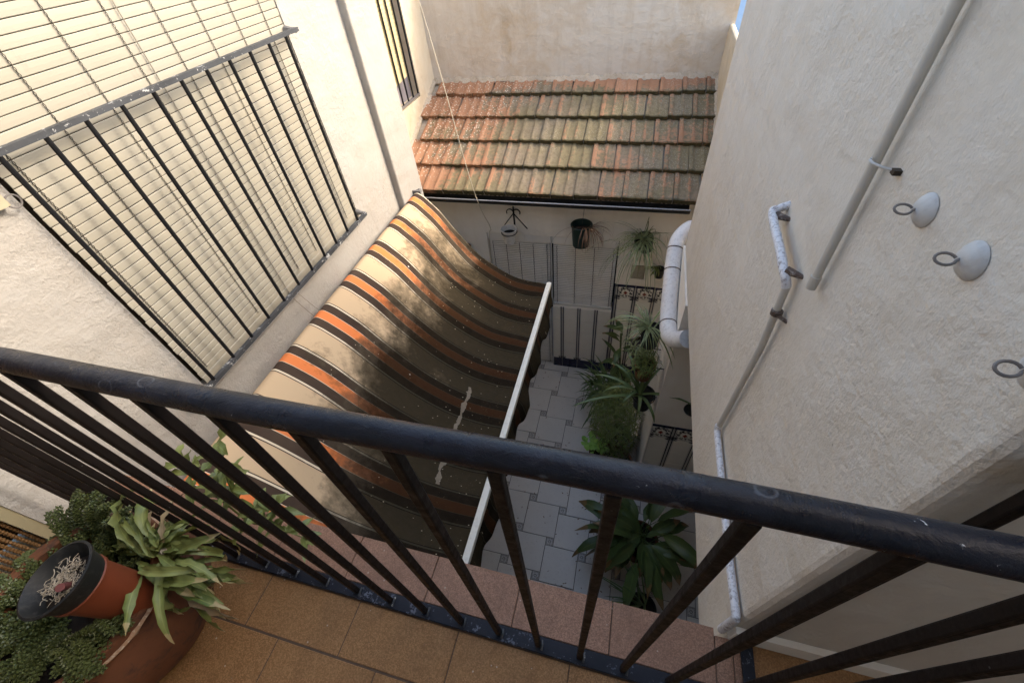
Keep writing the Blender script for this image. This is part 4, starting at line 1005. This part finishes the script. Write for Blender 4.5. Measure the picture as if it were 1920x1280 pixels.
for (x, yv, z, az, el, L_) in ((-1.160, -.085, ZB+.37, .3, .5, .075), (-1.155, -.06, ZB+.375, .1, .6, .085), (-1.145, -.11, ZB+.37, -.2, .5, .07), (-1.175, -.14, ZB+.37, -.4, .4, .08), (-1.145, -.16, ZB+.36, 0, .5, .07), (-1.42, .10, ZB+.38, 1.6, 1.3, .12), (-1.38, .12, ZB+.38, 1.0, 1.35, .12), (-1.35, .11, ZB+.38, .5, 1.2, .12), (-1.46, .07, ZB+.36, 2.2, 1.1, .1), (-1.31, .13, ZB+.36, .3, 1.4, .13)):
    for _ in range(3): tail(m, (x+R.uniform(-.02, .02), yv+R.uniform(-.02, .02), z-.03), az+R.uniform(-.4, .4), el+R.uniform(-.2, .2), L_*R.uniform(.8, 1.2), 1.0)
for i in range(26):
    a = R.uniform(2.0, 3.7); tail(m, (-1.30+.18*math.cos(a), -.06+.18*math.sin(a), ZB+.31), a+R.uniform(-.4, .4), R.uniform(.6, 1.1), R.uniform(.08, .15), R.uniform(1.4, 2.4))
tag(m.build('foliage', m_sedum, sd, ang=25), kind='stuff')
# wilting broad leaf plant behind the nested pots
wp = empty('wilting_plant', (-1.2, .12, ZB), 'wilting plant with crinkled yellow green leaves lolling over the balcony pot', 'plant')
MB().tube(bez([(-1.16, .085, ZB+.2), (-1.13, .09, -1.17), (-1.09, .10, -1.12)], 5), .008, 8).build('stem', m_straw, wp)
for i in range(62):
    side_ = R.random()
    if side_ < .5: az = R.uniform(-1.0, .75); q = (-1.10+R.uniform(-.05, .05), .075+R.uniform(-.03, .03), -1.15+R.uniform(-.06, .03)); L_ = R.uniform(.12, .25)
    elif side_ < .85: az = R.uniform(2.3, 3.5); q = (-1.14+R.uniform(-.05, .05), .095+R.uniform(-.02, .03), -1.12+R.uniform(-.05, .03)); L_ = R.uniform(.14, .30)
    else: az = R.uniform(.8, 2.2); q = (-1.13, .08, -1.14); L_ = R.uniform(.08, .15)
    m_ = m_wilt if R.random() < .70 else (m_young if R.random() < .75 else m_dryleaf)
    leaf(wp, m_, q, az, R.uniform(-.1, .75), L_, R.uniform(.014, .034), R.uniform(.6, 2.4), 'lance', n=14, twist=R.uniform(-2.2, 2.2), fold=R.uniform(.3, 1.1), curve=R.uniform(-.9, .9))
for (az, L_) in ((-.75, .20), (-.55, .17)):
    leaf(wp, m_wilt, (-1.04, .05, -1.2), az, -.3, L_, .016, 1.3, 'lance', n=10, twist=2.5, fold=1.0, curve=.3)
yp = wp
for (q, tip) in (((-1.12, .27, ZB+.12), (-.985, .34, -.93)), ((-1.12, .27, ZB+.12), (-1.09, .31, -1.12)), ((-1.11, .27, ZB+.12), (-.93, .29, -1.22)), ((-1.12, .27, ZB+.12), (-1.22, .31, -1.1)), ((-1.10, .27, ZB+.12), (-.84, .26, -1.36))):
    st_ = Vector(q); tp2 = Vector(tip); pts = bez([st_, (st_+tp2)/2+Vector((0, 0, .03)), tp2], 6)
    MB().tube(pts, [.004-.0002*k for k in range(len(pts))], 6).build('stem', m_young, yp)
    for k in range(4, len(pts)):
        for s in (-1, 1): leaf(yp, m_young, pts[k], R.uniform(0, 6.28), R.uniform(-.1, .9), R.uniform(.05, .10), R.uniform(.018, .028), R.uniform(.3, 1.2), 'lance', n=6, fold=.4)

# fallen bits: dry leaves and soil crumbs on the patio tiles and the balcony floor
m = MB(); Q = random.Random(5)
for i in range(240):
    if i < 190: x = Q.uniform(-.9, .35)+Q.random()*.05; yv = Q.uniform(.9, 3.6); z = ZF+.001; k = Q.uniform(.004, .016)
    else: x = Q.uniform(-1.05, .3); yv = Q.uniform(-.3, .32); z = ZB+.0005; k = Q.uniform(.0015, .004)
    if i % 3 == 0 and i < 190: x = .05+Q.uniform(-.25, .3)
    a = Q.uniform(0, 6.28); c_, s2 = math.cos(a), math.sin(a)
    P4 = [(-1, 0, 0), (0, -.4, .25), (1, 0, .1), (0, .4, .3)]
    m.add([(x+k*(q[0]*c_-q[1]*s2), yv+k*(q[0]*s2+q[1]*c_), z+k*q[2]) for q in P4], [(0, 1, 2), (0, 2, 3)])
tag(m.build('fallen_leaf_litter', m_dried, smooth=False), kind='stuff')
